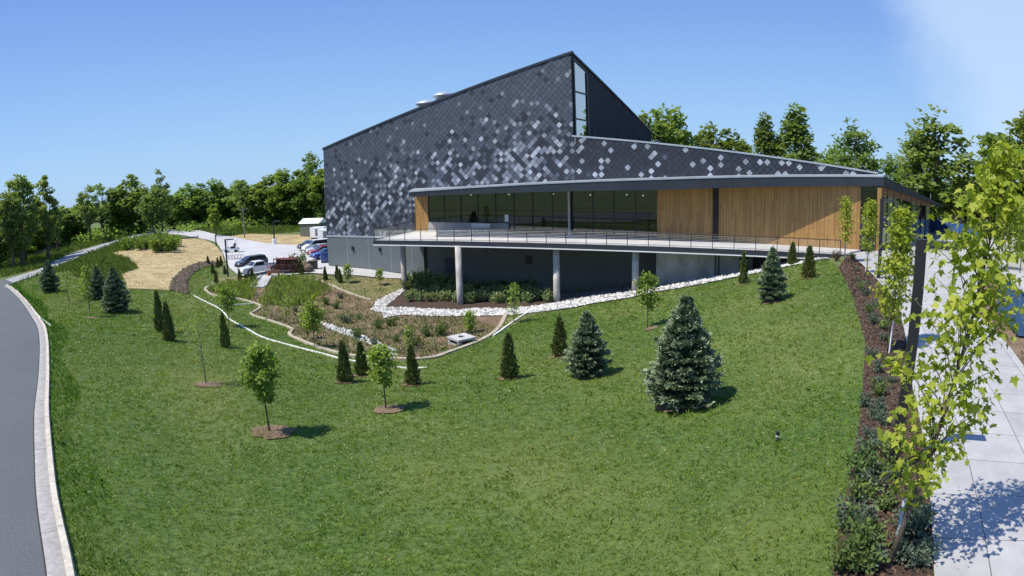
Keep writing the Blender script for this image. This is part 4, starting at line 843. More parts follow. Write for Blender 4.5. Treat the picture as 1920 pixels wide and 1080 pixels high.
# --- spruces: whorls of drooping sprays made of needle sprigs
def spruce_kind(seed, H, Rb, nwhorl=18, sprig=.13):
    rs = np.random.RandomState(seed); V = []; TC = []; mb = MB(); mb.tube([(0, 0, -.1), (0, 0, H * .5), (0, 0, H * .97)], [.07 * H / 3.5, .045 * H / 3.5, .008], 7)
    z = .06 * H; k = 0
    while z < H * .97:
        f = z / H; L_ = Rb * (1.0 if f < .3 else max(.10, 1 - ((f - .3) / .62) ** 1.15 * .88)) * rs.uniform(.88, 1.08) * (.8 if f < .09 else 1.0); nb = int(7 + 6 * (1 - f)); a0 = rs.uniform(0, 6.28)
        for b in range(nb):
            a = a0 + 6.283 * b / nb + rs.uniform(-.2, .2); ln = max(.07, L_ * rs.uniform(.72, 1.12)); el = rs.uniform(-.02, .30) + .5 * f; zz = z + rs.uniform(-.05, .05)
            dr = np.array([math.cos(a) * math.cos(el), math.sin(a) * math.cos(el), math.sin(el)]); tip = np.array([0, 0, zz]) + dr * ln
            mb.tube([(0, 0, zz), tuple(np.array([0, 0, zz]) + dr * ln * .5 + [0, 0, -.03]), tuple(tip)], [.012, .008, .003], 4)
            side = np.array([-math.sin(a), math.cos(a), 0]); n = int(14 + 62 * ln / Rb)
            u = rs.uniform(.12, 1.0, n) ** .75; spread = .42 * ln * (1.08 - u) + .03; sd = rs.uniform(-1, 1, n) * spread
            base = np.array([0, 0, zz]) + dr * (u * ln)[:, None] + side * sd[:, None] + np.array([0, 0, 1]) * rs.uniform(-.05, .04, n)[:, None]
            for rep in range(4):
                t = dr * rs.uniform(.4, 1.1, (n, 1)) + side * (np.sign(sd) * rs.uniform(.2, .9, n))[:, None] + np.array([0, 0, 1.]) * rs.uniform(-.15, .85, (n, 1)) + rs.normal(0, .22, (n, 3)); t /= np.linalg.norm(t, axis=1, keepdims=True)
                w = np.cross(t, np.array([0, 0, 1.]) + rs.normal(0, .55, (n, 3))); w /= np.linalg.norm(w, axis=1, keepdims=True)
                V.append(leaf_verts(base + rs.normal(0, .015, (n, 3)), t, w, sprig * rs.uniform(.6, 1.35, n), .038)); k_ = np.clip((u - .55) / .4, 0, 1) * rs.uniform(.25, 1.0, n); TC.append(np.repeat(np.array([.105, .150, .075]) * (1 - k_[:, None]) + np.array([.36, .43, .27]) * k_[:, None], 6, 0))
        z += H * (.062 - .022 * f) * 18 / nwhorl; k += 1
    n = 60; base = np.stack([rs.normal(0, .015, n), rs.normal(0, .015, n), rs.uniform(H * .84, H, n)], 1); t = rs.normal(0, .5, (n, 3)); t[:, 2] = 1; t /= np.linalg.norm(t, axis=1, keepdims=True); w = np.cross(t, rs.normal(size=(n, 3))); w /= np.linalg.norm(w, axis=1, keepdims=True)
    V.append(leaf_verts(base, t, w, .13, .03)); TC.append(np.tile(np.array([.16, .21, .11]), (6 * n, 1)))
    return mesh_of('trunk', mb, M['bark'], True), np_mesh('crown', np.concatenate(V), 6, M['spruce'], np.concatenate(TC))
SP = [spruce_kind(301, 3.5, 1.05, 19), spruce_kind(302, 3.5, 1.05, 17), spruce_kind(303, 3.5, .95, 18)]
def mulch_ring(px, py, rad, label):
    c = gp(px, py); rs = random.Random(int(px)); poly = [(c[0] + rad * rs.uniform(.82, 1.1) * math.cos(a), c[1] + rad * rs.uniform(.82, 1.1) * math.sin(a)) for a in np.linspace(0, 6.283, 19)[:-1]]
    zone('mulch_ring', poly, M['mulch'], .075, .22, label, cat='mulch ring')
SPR = [((1278, 762), 558, 132, 0, 'largest blue green spruce alone in the middle of the lawn'), ((1100, 706), 583, 78, 1, 'medium spruce beside a slim arborvitae at the foot of the slope'), ((1445, 566), 462, 54, 2, 'rounded dark spruce high on the slope near the planting bed'),
       ((220, 586), 502, 52, 0, 'front spruce of the pair below the straw on the far left'), ((186, 562), 497, 38, 1, 'rear spruce of the pair below the straw on the far left'), ((95, 549), 487, 40, 2, 'lone bushy spruce close to the bend of the lane')]
for (b, tp, w, k, lb) in SPR:
    q = gp(*b); d = math.hypot(q[0], q[1]); H = at_dist(b[0], tp, d)[2] - q[2]; ww = w / F_PX * d
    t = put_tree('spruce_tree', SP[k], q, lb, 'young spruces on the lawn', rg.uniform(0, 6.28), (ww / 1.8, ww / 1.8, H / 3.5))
    mulch_ring(b[0] + 2, b[1], ww * .42, 'dark mulch ring under the ' + lb.split(' at ')[0].split(' of ')[0].split(' alone')[0].split(' high')[0].split(' beside')[0].split(' close')[0] + (' by the lane' if 'lane' in lb else ' of the left pair' if 'pair' in lb else ''))

# --- arborvitae: narrow cones of upright sprays
def arb_kind(seed, H=2.0, Rb=.36, n=2600):
    rs = np.random.RandomState(seed); f = rs.uniform(0, 1, n) ** 1.15; a = rs.uniform(0, 6.283, n); prof = np.minimum(1, (f + .04) / .12) * (1 - f) ** .72
    r = Rb * prof * rs.uniform(.55, 1.08, n) * (1 + .20 * np.sin(3 * a + 9 * f + seed) + .16 * np.sin(5 * a - 14 * f + 2 * seed) + .12 * np.sin(31 * f + seed)); base = np.stack([r * np.cos(a), r * np.sin(a), f * H * .93], 1)
    t = np.stack([np.cos(a) * .45, np.sin(a) * .45, np.ones(n)], 1) + rs.normal(0, .28, (n, 3)); t /= np.linalg.norm(t, axis=1, keepdims=True); w = np.cross(t, rs.normal(size=(n, 3))); w /= np.linalg.norm(w, axis=1, keepdims=True)
    V = leaf_verts(base, t, w, rs.uniform(.07, .22, n), .055); mb = MB(); mb.tube([(0, 0, -.08), (0, 0, H * .8)], [.035, .01], 6)
    return mesh_of('trunk', mb, M['bark'], True), np_mesh('crown', V, 6, M['arb'])
AR = [arb_kind(401), arb_kind(402, n=2200), arb_kind(403, n=2000), arb_kind(404), arb_kind(405, n=2300)]
ARB = [((302, 622), 543, 22, 'left one of the close arborvitae pair on the far lawn'), ((319, 640), 563, 24, 'right one of the close arborvitae pair on the far lawn'), ((424, 653), 584, 20, 'tall arborvitae standing under the yellow green sapling'), ((648, 718), 638, 30, 'dark arborvitae left of the basin tip, first of three'), ((680, 706), 640, 28, 'arborvitae between its darker twin and the leafy sapling'), ((775, 723), 645, 28, 'arborvitae right of the leafy sapling at the basin tip'),
       ((955, 711), 622, 34, 'arborvitae with pale mulch below the square concrete inlet'), ((1049, 670), 592, 32, 'arborvitae tucked against the medium spruce'), ((1393, 534), 470, 17, 'slim arborvitae in front of the concrete column'), ((1485, 498), 453, 20, 'small arborvitae beneath the terrace rail, left of two'), ((1516, 522), 460, 27, 'wider arborvitae nearest the planting bed tip'),
       ((390.5, 497), 479, 5, 'tiny arborvitae on the straw edge, leftmost by the car park'), ((399.5, 514), 491, 8, 'second tiny arborvitae below the straw edge'), ((409, 502), 482, 7, 'tiny arborvitae left of the car park lamp'), ((415, 499), 479, 5, 'thinnest arborvitae right beside the car park lamp'), ((406, 532), 507, 8, 'tiny arborvitae nearest the end of the reed bed'), ((422, 514), 498, 8, 'bushy tiny arborvitae at the foot of the car park lamp'),
       ((450, 528), 503, 9, 'dark arborvitae in front of the pickup bonnet'), ((474, 528), 501, 9, 'dark arborvitae in front of the pickup door'), ((565, 516), 486, 8, 'dark arborvitae in front of the nursery plants'), ((610.5, 526), 499, 8, 'lone dark column beside the concrete apron'), ((632.5, 524), 496, 7, 'left of two dark columns beside the grey wall'), ((638.5, 531), 503, 8, 'right of two dark columns beside the grey wall')]
for i, (b, tp, w, lb) in enumerate(ARB):
    q = gp(*b); d = math.hypot(q[0], q[1]); H = at_dist(b[0], tp, d)[2] - q[2]; ww = max(.5, w / F_PX * d)
    put_tree('arborvitae', AR[i % 5], q, lb, 'slim arborvitae planted on the slopes', rg.uniform(0, 6.28), (ww / .74, ww / .74, H / 2.0), 'arborvitae')
    if 3 <= i <= 10: mulch_ring(b[0], b[1], .5, 'small mulch ring under the ' + ('arborvitae number ' + str(i) if False else lb))

# --- young lawn trees
def young_kind(seed, H, rx, cb, n=900, leaf=.11, mat='leaf_young', bark='bark', r0=.03, nbranch=26):
    rs = np.random.RandomState(seed); mb = MB(); lean = rs.normal(0, .02 * H, 2); axis = lambda z: np.array([lean[0] * z / H, lean[1] * z / H, z])
    mb.tube([tuple(axis(z) - [0, 0, .1 * (z == 0)]) for z in np.linspace(0, H * .95, 6)], [r0 * 1.3, r0, r0 * .8, r0 * .6, r0 * .4, r0 * .15], 7); V = []; z0 = H * cb
    per = int(n * (1.5 if mat == 'leaf_young' and n > 200 else 1.2)) // nbranch; leaf *= 1.15
    for i in range(nbranch):
        f = (i + rs.rand()) / nbranch; zs = z0 * .92 + (H * .97 - z0) * f * .95; prof = math.sin(math.pi * min(1, (f * .86 + .12))) ** .75; L_ = rx * prof * rs.uniform(.75, 1.15); a = i * 2.4 + rs.uniform(-.4, .4); up = rs.uniform(.35, .8)
        s = axis(zs); e = s + np.array([math.cos(a) * L_, math.sin(a) * L_, L_ * up]); e[2] = min(e[2], H * 1.02); m = (s + e) / 2 + [0, 0, .08 * L_]
        mb.tube([tuple(s), tuple(m), tuple(e)], [r0 * .32, r0 * .22, r0 * .08], 4)
        u = rs.uniform(.2, 1.05, per)[:, None]; base = s * (1 - u) + e * u + rs.normal(0, .085 * rx + .05, (per, 3)) * (1, 1, .8); t = rs.normal(0, .7, (per, 3)) + np.array([math.cos(a) * .5, math.sin(a) * .5, -.35]); t /= np.linalg.norm(t, axis=1, keepdims=True)
        w = np.cross(t, np.array([0, 0, 1.]) + rs.normal(0, .5, (per, 3))); w /= np.linalg.norm(w, axis=1, keepdims=True); V.append(leaf_verts(base, t, w, leaf * rs.uniform(.7, 1.3, per), leaf * rs.uniform(.6, .9, per)))
    return mesh_of('trunk', mb, M[bark], True), np_mesh('crown', np.concatenate(V), 6, M[mat])
def young(base, top, wpx, label, seed, cb=.34, n=900, leaf=.11, mat='leaf_young', ring=0, bark='bark', r0=.03, nb=26, name='young_tree', group='young staked lawn trees', dist=None, lean=None):
    q = gp(*base) if dist is None else at_dist(base[0], base[1], dist); d = math.hypot(q[0], q[1]); H = at_dist(base[0], top, d)[2] - q[2]; rx = wpx / F_PX * d / 2
    t = put_tree(name, young_kind(seed, H, rx, cb, n, leaf, mat, bark, r0, nb), q, label, group)
    if ring: mulch_ring(base[0] + 6, base[1] + 2, ring, 'mulch ring under the ' + label)
    return t
young((506, 811), 638, 76, 'nearest sapling with a full yellow green crown, left of centre', 501, .40, 1500, .11, ring=.85)
young((724, 768), 640, 56, 'sapling with a light round crown at the basin tip', 502, .42, 1000, .105, ring=.62)
young((387, 721), 580, 66, 'nearly bare sapling with a few thin twigs', 503, .30, 260, .07, ring=.75, nb=34, bark='bark_pale')
young((430, 612), 534, 46, 'yellow green sapling beyond the tall arborvitae', 504, .40, 800, .13)
young((590, 652), 562, 44, 'bright sapling inside the mulch basin by the tan edging', 505, .40, 800, .13, r0=.025)
young((576, 636), 582, 22, 'thin sapling just behind the bright one in the basin', 506, .4, 260, .12, r0=.02)
young((1214, 616), 508, 48, 'sapling with pale sparse leaves in front of the fourth column', 507, .36, 760, .12, ring=.45, bark='bark_pale')
young((964, 606), 528, 34, 'wispy pale sapling in front of the terrace plants', 508, .2, 300, .11, bark='bark_pale', r0=.02)
young((882, 626), 582, 24, 'small bushy sapling behind the square inlet', 509, .15, 420, .11, r0=.02)
young((170, 595), 490, 26, 'narrow sapling between the lone spruce and the spruce pair', 510, .30, 420, .15, ring=.7)
young((129, 566), 508, 40, 'slender sapling with a thin flat crown above a bare stem', 511, .78, 150, .14, r0=.05, nb=14, bark='bark_pale')
young((653, 531), 494, 18, 'small sapling before the grey lower wall', 512, .25, 240, .16)
young((713, 535), 503, 15, 'small sapling beside the terrace corner column', 513, .3, 200, .16)
young((498, 601), 560, 18, 'thin brown stemmed sapling among the near reeds', 514, .2, 90, .13, bark='bark_pale', r0=.02)
young((537, 607), 556, 22, 'thin sapling at the middle of the reed bed edge', 515, .2, 110, .13, bark='bark_pale', r0=.02)
young((543, 592), 548, 18, 'thin sapling behind the reed bed edge', 516, .2, 90, .13, bark='bark_pale', r0=.02)
young((768, 655), 610, 26, 'wispy shrub-like sapling in the brown mulch', 517, .1, 180, .12, r0=.02)
# trees along the path
def maple_leaf():
    p = []
    for a, r in ((-90, .12), (-60, .34), (-28, .62), (-12, .42), (18, .90), (48, .52), (64, .70), (90, 1.12), (116, .70), (132, .52), (162, .90), (192, .42), (208, .62), (240, .34)): p.append((math.cos(R(a)) * r * .5, (math.sin(R(a)) * r + .12) * .52))
    return np.array(p)
ML = maple_leaf()
def maple_kind(seed, H, rx, cb, n, leaf, r0, nbranch, lean=(0, 0), up=(1.1, 2.2), pend=.55):
    rs = np.random.RandomState(seed); mb = MB(); axis = lambda z: np.array([lean[0] * (z / H) ** 1.3, lean[1] * (z / H) ** 1.3, z])
    mb.tube([tuple(axis(z) - [0, 0, .1 * (z == 0)]) for z in np.linspace(0, H * .97, 9)], list(np.linspace(r0 * 1.15, r0 * .12, 9)), 8); V = []; z0 = H * cb; per = n // nbranch
    for i in range(nbranch):
        f = (i + rs.rand()) / nbranch; zs = z0 + (H * .96 - z0) * f; prof = min(1, .45 + f * 2.4) * (1 - f) ** .55 if f > .0 else .5; L_ = rx * max(.12, prof) * rs.uniform(.7, 1.15); a = i * 2.4 + rs.uniform(-.5, .5); u_ = rs.uniform(*up) * (1 - .3 * f)
        s = axis(zs); hd = np.array([math.cos(a), math.sin(a), 0]); pts = [s + hd * L_ * k ** 1.25 + np.array([0, 0, L_ * u_ * k * (1 - .28 * k)]) for k in (0, .25, .5, .75, 1.0)]
        mb.tube([tuple(p) for p in pts], list(np.linspace(max(.007, r0 * .26), .003, 5)), 5)
        pa = np.array(pts); u = np.clip(rs.beta(2.2, 1.3, per), .08, .999) * 4; i0 = u.astype(int); fr = (u - i0)[:, None]; base = pa[i0] * (1 - fr) + pa[i0 + 1] * fr
        # leaves hang on short stalks, in pairs, tips down and out
        off = rs.normal(0, 1, (per, 3)) * np.array([.11, .11, .07]) * (leaf / .13); c = base + off
        t = hd * rs.uniform(-.2, .9, (per, 1)) + rs.normal(0, .45, (per, 3)) + np.array([0, 0, -pend]); t /= np.linalg.norm(t, axis=1, keepdims=True)
        nrm_ = np.array([0, 0, 1.]) + rs.normal(0, .55, (per, 3)) + hd * .3; nrm_ -= t * (nrm_ * t).sum(1)[:, None]; nrm_ /= np.linalg.norm(nrm_, axis=1, keepdims=True); w = np.cross(t, nrm_)
        ls = leaf * rs.uniform(.6, 1.25, per); k = len(ML); fold = .22 * np.abs(ML[:, 0])
        V.append((c[:, None] + (ML[None, :, 0, None] * w[:, None] + ML[None, :, 1, None] * t[:, None] - fold[None, :, None] * nrm_[:, None]) * ls[:, None, None]).reshape(-1, 3))
    return mesh_of('trunk', mb, M['bark'], True), np_mesh('crown', np.concatenate(V), len(ML), M['leaf_maple'])
def path_tree(base_xy, H, rx, cb, n, leaf, label, seed, r0=.035, nb=40, lean=(0, 0), **kw):
    q = (base_xy[0], base_xy[1], g1(*base_xy)); return put_tree('maple_tree', maple_kind(seed, H, rx, cb, n, leaf, r0, nb, lean, **kw), q, label, 'young maples along the path')
_b = gp(1662, 1068); path_tree(_b[:2], 6.4, 1.18, .17, 2000, .182, 'nearest young maple with large bright leaves by the lamp post', 601, .045, 60, (1.0, -.25))
_b = gp(1664, 662); path_tree(_b[:2], at_dist(1664, 378, math.hypot(_b[0], _b[1]))[2], .98, .20, 2600, .18, 'second young maple along the path, just past the near lamp post', 602, .032, 46, (.25, 0))
_b = gp(1625, 515); path_tree(_b[:2], at_dist(1625, 374, math.hypot(_b[0], _b[1]))[2], .8, .26, 1400, .18, 'third young maple along the path before the roof corner post', 603, .03, 34, (.1, 0))
_b = gp(1583, 494); path_tree(_b[:2], at_dist(1583, 368, math.hypot(_b[0], _b[1]))[2], .7, .30, 1000, .18, 'farthest young maple at the end of the terrace rail', 604, .03, 30)
path_tree((27.5, 24.6), 5.4, 1.2, .28, 700, .2, 'maple across the path in front of the blue container', 605, .04, 34)
path_tree((34.5, 33.0), 4.6, 1.25, .25, 700, .22, 'rounded maple across the path before the white post', 606, .04, 34)
def stake(px, py, h, label):
    b = gp(px, py); mb = MB(); mb.box((b[0], b[1], b[2] + h / 2 - .1), (.045, .045, h + .2), .3); solo('tree_stake', mb, M['white'], tuple(b), label, 'stake', 'pale tree stakes')
stake(1667, 664, 1.15, 'pale stake tied to the second maple'); stake(1623, 512, 1.3, 'pale stake beside the third maple'); stake(1584, 492, 1.3, 'pale stake beside the farthest maple')
_b = gp(1672, 1040); mb = MB(); mb.tube([(_b[0] - .1, _b[1] - .2, _b[2] - .1), (_b[0] + .12, _b[1] + .22, _b[2] + .9)], .03, 6); solo('tree_stake', mb, M['flash'], tuple(_b), 'slanting grey stake at the foot of the nearest maple', 'stake', 'pale tree stakes')

# --- shrubs
def shrub_kind(seed, r, h, mat, n=260, leaf=.09, upright=.6):
    rs = np.random.RandomState(seed); V = []; mb = MB(); ns = 9
    for i in range(ns):
        a = rs.uniform(0, 6.283); rr_ = r * rs.uniform(.3, .9); e = np.array([math.cos(a) * rr_, math.sin(a) * rr_, h * rs.uniform(.55, 1)]); mb.tube([(0, 0, -.04), tuple(e * .5 + [0, 0, .05]), tuple(e)], [.012, .008, .004], 4)
        m = n // ns; u = rs.uniform(.3, 1.05, m)[:, None]; base = e * u + rs.normal(0, .16 * r, (m, 3)); base[:, 2] = np.abs(base[:, 2]); t = rs.normal(0, .7, (m, 3)) + [math.cos(a) * .4, math.sin(a) * .4, upright]; t /= np.linalg.norm(t, axis=1, keepdims=True); w = np.cross(t, rs.normal(size=(m, 3))); w /= np.linalg.norm(w, axis=1, keepdims=True)
        V.append(leaf_verts(base, t, w, leaf * rs.uniform(.7, 1.3, m), leaf * .55))
    return mesh_of('stems', mb, M['bark'], True), np_mesh('foliage', np.concatenate(V), 6, mat)
def put_shrub(k, loc, label, group, s=1.0, name='shrub'):
    t = thing(name, tuple(map(float, loc)), label, 'shrub', group, rg.uniform(0, 6.28), s); link('stems', k[0], t); link('foliage', k[1], t); return t
SHB = [shrub_kind(701, .42, .5, M['leaf_blue'], 420, .085), shrub_kind(702, .46, .55, M['leaf_shrub'], 420, .095), shrub_kind(703, .40, .40, M['leaf_blue'], 360, .075)]
BEDS = [(1600, 1040, 1.25, 1, 'large leafy shrub at the near lawn corner of the path bed'), (1570, 1068, .9, 1, 'shrub at the picture foot left of the large leafy one'), (1640, 1060, .8, 0, 'grey green shrub under the nearest maple'), (1716, 1010, 1.0, 0, 'blue green shrub between the nearest maple and the path'), (1725, 975, .7, 2, 'smaller blue green shrub against the path edge'), (1618, 895, 1.1, 1, 'bright shrub on the lawn edge below the lamp foot'),
        (1662, 960, .7, 1, 'dull shrub beneath the nearest maple branches'), (1640, 790, .8, 0, 'pale shrub on the lawn edge at the lamp foot'), (1660, 800, .7, 2, 'low grey shrub touching the lamp foot'), (1643, 745, .85, 1, 'upright green shrub half way along the bed'), (1648, 700, .75, 0, 'rounded blue green shrub half way along the bed'), (1672, 720, .6, 2, 'small grey shrub between lamp and path'),
        (1640, 610, .9, 0, 'pale shrub left of the second maple stake'), (1632, 590, .8, 1, 'green shrub behind the pale one by the second maple'), (1625, 556, .8, 0, 'small pale shrub below the third maple'), (1597, 486, .8, 1, 'low green shrub at the far tip of the bed'), (1612, 530, .7, 2, 'small grey shrub near the far tip of the bed'), (1655, 640, .7, 2, 'low shrub at the foot of the second maple'), (1668, 860, .8, 1, 'shaded shrub behind the lamp foot'), (1690, 1050, .8, 0, 'dim shrub at the picture foot beside the path')]
MORE = ((1590, 1000, 1.1), (1622, 985, 1.0), (1605, 940, .9), (1640, 930, .9), (1650, 890, .8), (1625, 850, .9), (1650, 840, .7), (1630, 820, .7), (1650, 770, .7), (1628, 765, .8), (1640, 720, .7), (1660, 690, .7), (1632, 670, .8), (1655, 620, .7), (1640, 580, .8), (1618, 545, .7), (1610, 510, .7), (1628, 535, .6), (1676, 900, .9), (1695, 960, .9), (1700, 1000, .9), (1730, 1040, .9), (1600, 1072, 1.0), (1715, 1068, 1.0))
for px, py, sc in MORE: put_shrub(SHB[rg.randrange(3)], gp(px + rg.uniform(-4, 4), py), 'small leafy filler shrub growing in the dark bark of the path bed', 'filler shrubs in the path bed', sc * rg.uniform(.85, 1.1))
for px, py, s, k, lb in BEDS: put_shrub(SHB[k], gp(px, py), lb, 'shrubs in the path bed', s)
_rt = shrub_kind(709, .5, .7, nmat('copper_foliage', (.05, .03, .03), (.10, .06, .05), 3, .7, trans=.1), 420, .09); put_shrub(_rt, gp(1568, 490), 'dark copper shrub against the end post of the rail', 'shrubs in the path bed', 1.0)
# leafy rows below the terrace
HYD = [shrub_kind(711, .5, .8, M['leaf_pale'], 300, .15), shrub_kind(712, .5, .75, M['leaf_pale'], 300, .15), shrub_kind(713, .5, .7, M['leaf_shrub'], 300, .14)]
for i, px in enumerate(np.linspace(768, 1026, 16)):
    put_shrub(HYD[i % 2], gp(px + rg.uniform(-3, 3), 568 + rg.uniform(-3, 3)), 'pale leafy shrub in the front row under the terrace', 'front row of shrubs under the terrace', rg.uniform(1.05, 1.4))
for i, px in enumerate(np.linspace(775, 1020, 15)):
    put_shrub(HYD[i % 2], gp(px + rg.uniform(-3, 3), 559 + rg.uniform(-2, 2)), 'pale leafy shrub in the second row under the terrace', 'second row of shrubs under the terrace', rg.uniform(1.1, 1.5))
for i, px in enumerate(np.linspace(760, 1000, 14)):
    put_shrub(HYD[2 - i % 2], gp(px + rg.uniform(-4, 4), 545 + rg.uniform(-4, 3)), 'shaded leafy shrub in the back rows under the terrace', 'back rows of shrubs under the terrace', rg.uniform(1.0, 1.6))
for i, px in enumerate((770, 785, 800, 812, 828, 845)):
    put_shrub(HYD[1], gp(px, 535), 'shaded leafy shrub in the back rows under the terrace', 'back rows of shrubs under the terrace', rg.uniform(1.3, 1.9))
put_shrub(HYD[0], gp(1085, 551), 'single pale plant on grey gravel below the terrace', None, .8)
# plants in the mulch basin
BAS = [(650, 608, 1.4, 'wide dark green shrub left of the white gravel corner'), (712, 618, 1.3, 'low green shrub below the white gravel corner'), (735, 612, 1.0, 'small shrub right of the low green one below the gravel'), (762, 632, 1.2, 'shrub with tufted leaves in the middle of the mulch'), (803, 632, 1.4, 'fresh green shrub, left of two before the inlet'), (826, 630, 1.3, 'fresh green shrub, right of two before the inlet'), (866, 646, .9, 'small plant just in front of the square inlet'), (744, 642, .9, 'small shrub near the end of the stone rill'), (668, 636, 1.0, 'small shrub on the stone rill bend'), (700, 650, 1.0, 'low shrub between the rill and the tan edging'), (632, 580, 1.2, 'blue green clump at the edge of the reeds'), (612, 572, 1.1, 'second blue green clump in the reeds'), (640, 560, 1.1, 'green clump above the mulch beside the back edging'), (780, 650, 1.0, 'dry leafed shrub above the basin tip'), (600, 600, 1.0, 'shrub at the head of the stone rill'), (555, 585, .9, 'low grey plant beside the reeds'), (675, 600, .9, 'little plant above the stone rill')]
for i, (px, py, s, lb) in enumerate(BAS): put_shrub((SHB[0], SHB[1], HYD[2])[i % 3], gp(px, py), lb, 'shrubs in the mulch basin', s)
# shrubs round the leaning cottonwood
BUSH = [shrub_kind(721, 1.6, 2.0, M['leaf_far'], 500, .42), shrub_kind(722, 1.6, 1.8, M['leaf_light'], 500, .42)]
for i, (px, py) in enumerate(((240, 470), (252, 464), (265, 470), (278, 466), (290, 474), (303, 470), (315, 474), (326, 470), (308, 460), (270, 458), (332, 462), (285, 456))):
    put_shrub(BUSH[i % 2], gp(px, py), 'dense dark shrub in the thicket under the leaning cottonwood', 'thicket under the leaning cottonwood', rg.uniform(.8, 1.15))

for x_, y_, h_, lb in ((46, 34, 13, 'tall tree on the right of the path beyond the picture edge, first'), (54, 44, 14, 'tall tree on the right of the path beyond the picture edge, second'), (62, 56, 15, 'tall tree on the right of the path beyond the picture edge, third'), (50, 26, 13, 'tall tree on the right of the path beyond the picture edge, fourth'), (66, 46, 15, 'tall tree on the right of the path beyond the picture edge, fifth')):
    put_tree('broadleaf_tree', KO[int(x_) % 6], (x_, y_, 0), lb, 'trees right of the path', x_, (1.3, 1.3, h_ / 16))  # out of view, added so the side glazing reflects dark foliage

for i, (a_, b_) in enumerate(zip(WR[1:-1], WR2[1:-1])):
    for k in range(5):
        f = (k + .5) / 5; nx2 = WR[i + 2]; u = rg.random(); x_ = a_[0] + (b_[0] - a_[0]) * f + (nx2[0] - a_[0]) * u; y_ = a_[1] + (b_[1] - a_[1]) * f + (nx2[1] - a_[1]) * u
        put_shrub(SHB[(i + k) % 3], (x_, y_, g1(x_, y_) + .06), 'leafy shrub in the mulched bed on the far side of the path', 'shrubs across the path', rg.uniform(1.0, 1.7))

# ------------------------------------------------------------------ lamp posts and poles
def lamp(name, loc, h, w, ang, arm, label, group='angled black lamp posts'):
    t = thing(name, tuple(map(float, loc)), label, 'lamp post', group); x, y, z = t.location; mb = MB(); mb.box((x, y, z + .02), (w * 2.1, w * 2.1, .04), ang); mb.box((x, y, z + h / 2), (w, w, h), ang); part('post', mb, M['black'], t)
    mb = MB(); c, s = math.cos(ang), math.sin(ang); mb.box((x + c * (arm / 2 + w * .5 + .002), y + s * (arm / 2 + w * .5 + .002), z + h - w * .35), (arm, w * 1.5, w * .6), ang); part('lamp_head', mb, M['fascia'], t)
    mb = MB(); mb.box((x + c * arm * .6, y + s * arm * .6, z + h - w * .65 - .012), (arm * .6, w * 1.1, .02), ang); part('lens', mb, M['lamp'], t); return t
_q = at_dist(1690, 780, 11.9); lamp('lamp_post', (_q[0], _q[1], 0.04), 4.55, .21, R(-33), .62, 'near square black lamp post beside the nearest maple')
_q = gp(1647, 524); lamp('lamp_post', _q, at_dist(1647, 372, math.hypot(_q[0], _q[1]))[2] - _q[2], .21, R(-33), .62, 'far black lamp post in the bed before the hall corner')
for px, py, tp, lb, wd in ((432, 540, 448, 'black lamp post at the near corner of the car park', .16), (405.5, 463, 440, 'lamp post by the straw on the car park edge', .16), (515, 459, 414, 'lamp post on a white base in the straw verge', .2)):
    q = gp(px - (4 if px == 432 else 0), py - (20 if px == 432 else 0)); d = math.hypot(q[0], q[1]); lamp('lamp_post', q, at_dist(px - 4 if px == 432 else px, tp, d)[2] - q[2], wd, R(10), 1.0, lb)
q = gp(515, 459); mb = MB(); mb.lathe([(.32, -.1), (.32, .9), (.28, .95)], tuple(q), 12); solo('pole_footing', mb, M['white'], tuple(q), 'white round footing of the lamp in the straw verge', 'footing')
def pole(px, py, tp, label, r=.14):
    q = gp(px, py); d = math.hypot(q[0], q[1]); h = at_dist(px, tp, d)[2] - q[2]; t = thing('utility_pole', tuple(q), label, 'utility pole'); mb = MB(); mb.tube([(q[0], q[1], q[2] - .2), (q[0], q[1], q[2] + h)], [r, r * .7], 8); part('shaft', mb, M['bark_pale'], t)
    mb = MB(); mb.box((q[0], q[1] - r * 1.4, q[2] + h * .93), (2.0, .12, .14), .5); part('crossarm', mb, M['bark_pale'], t)
pole(459, 446, 388, 'pale wooden utility pole at the edge of the wood')
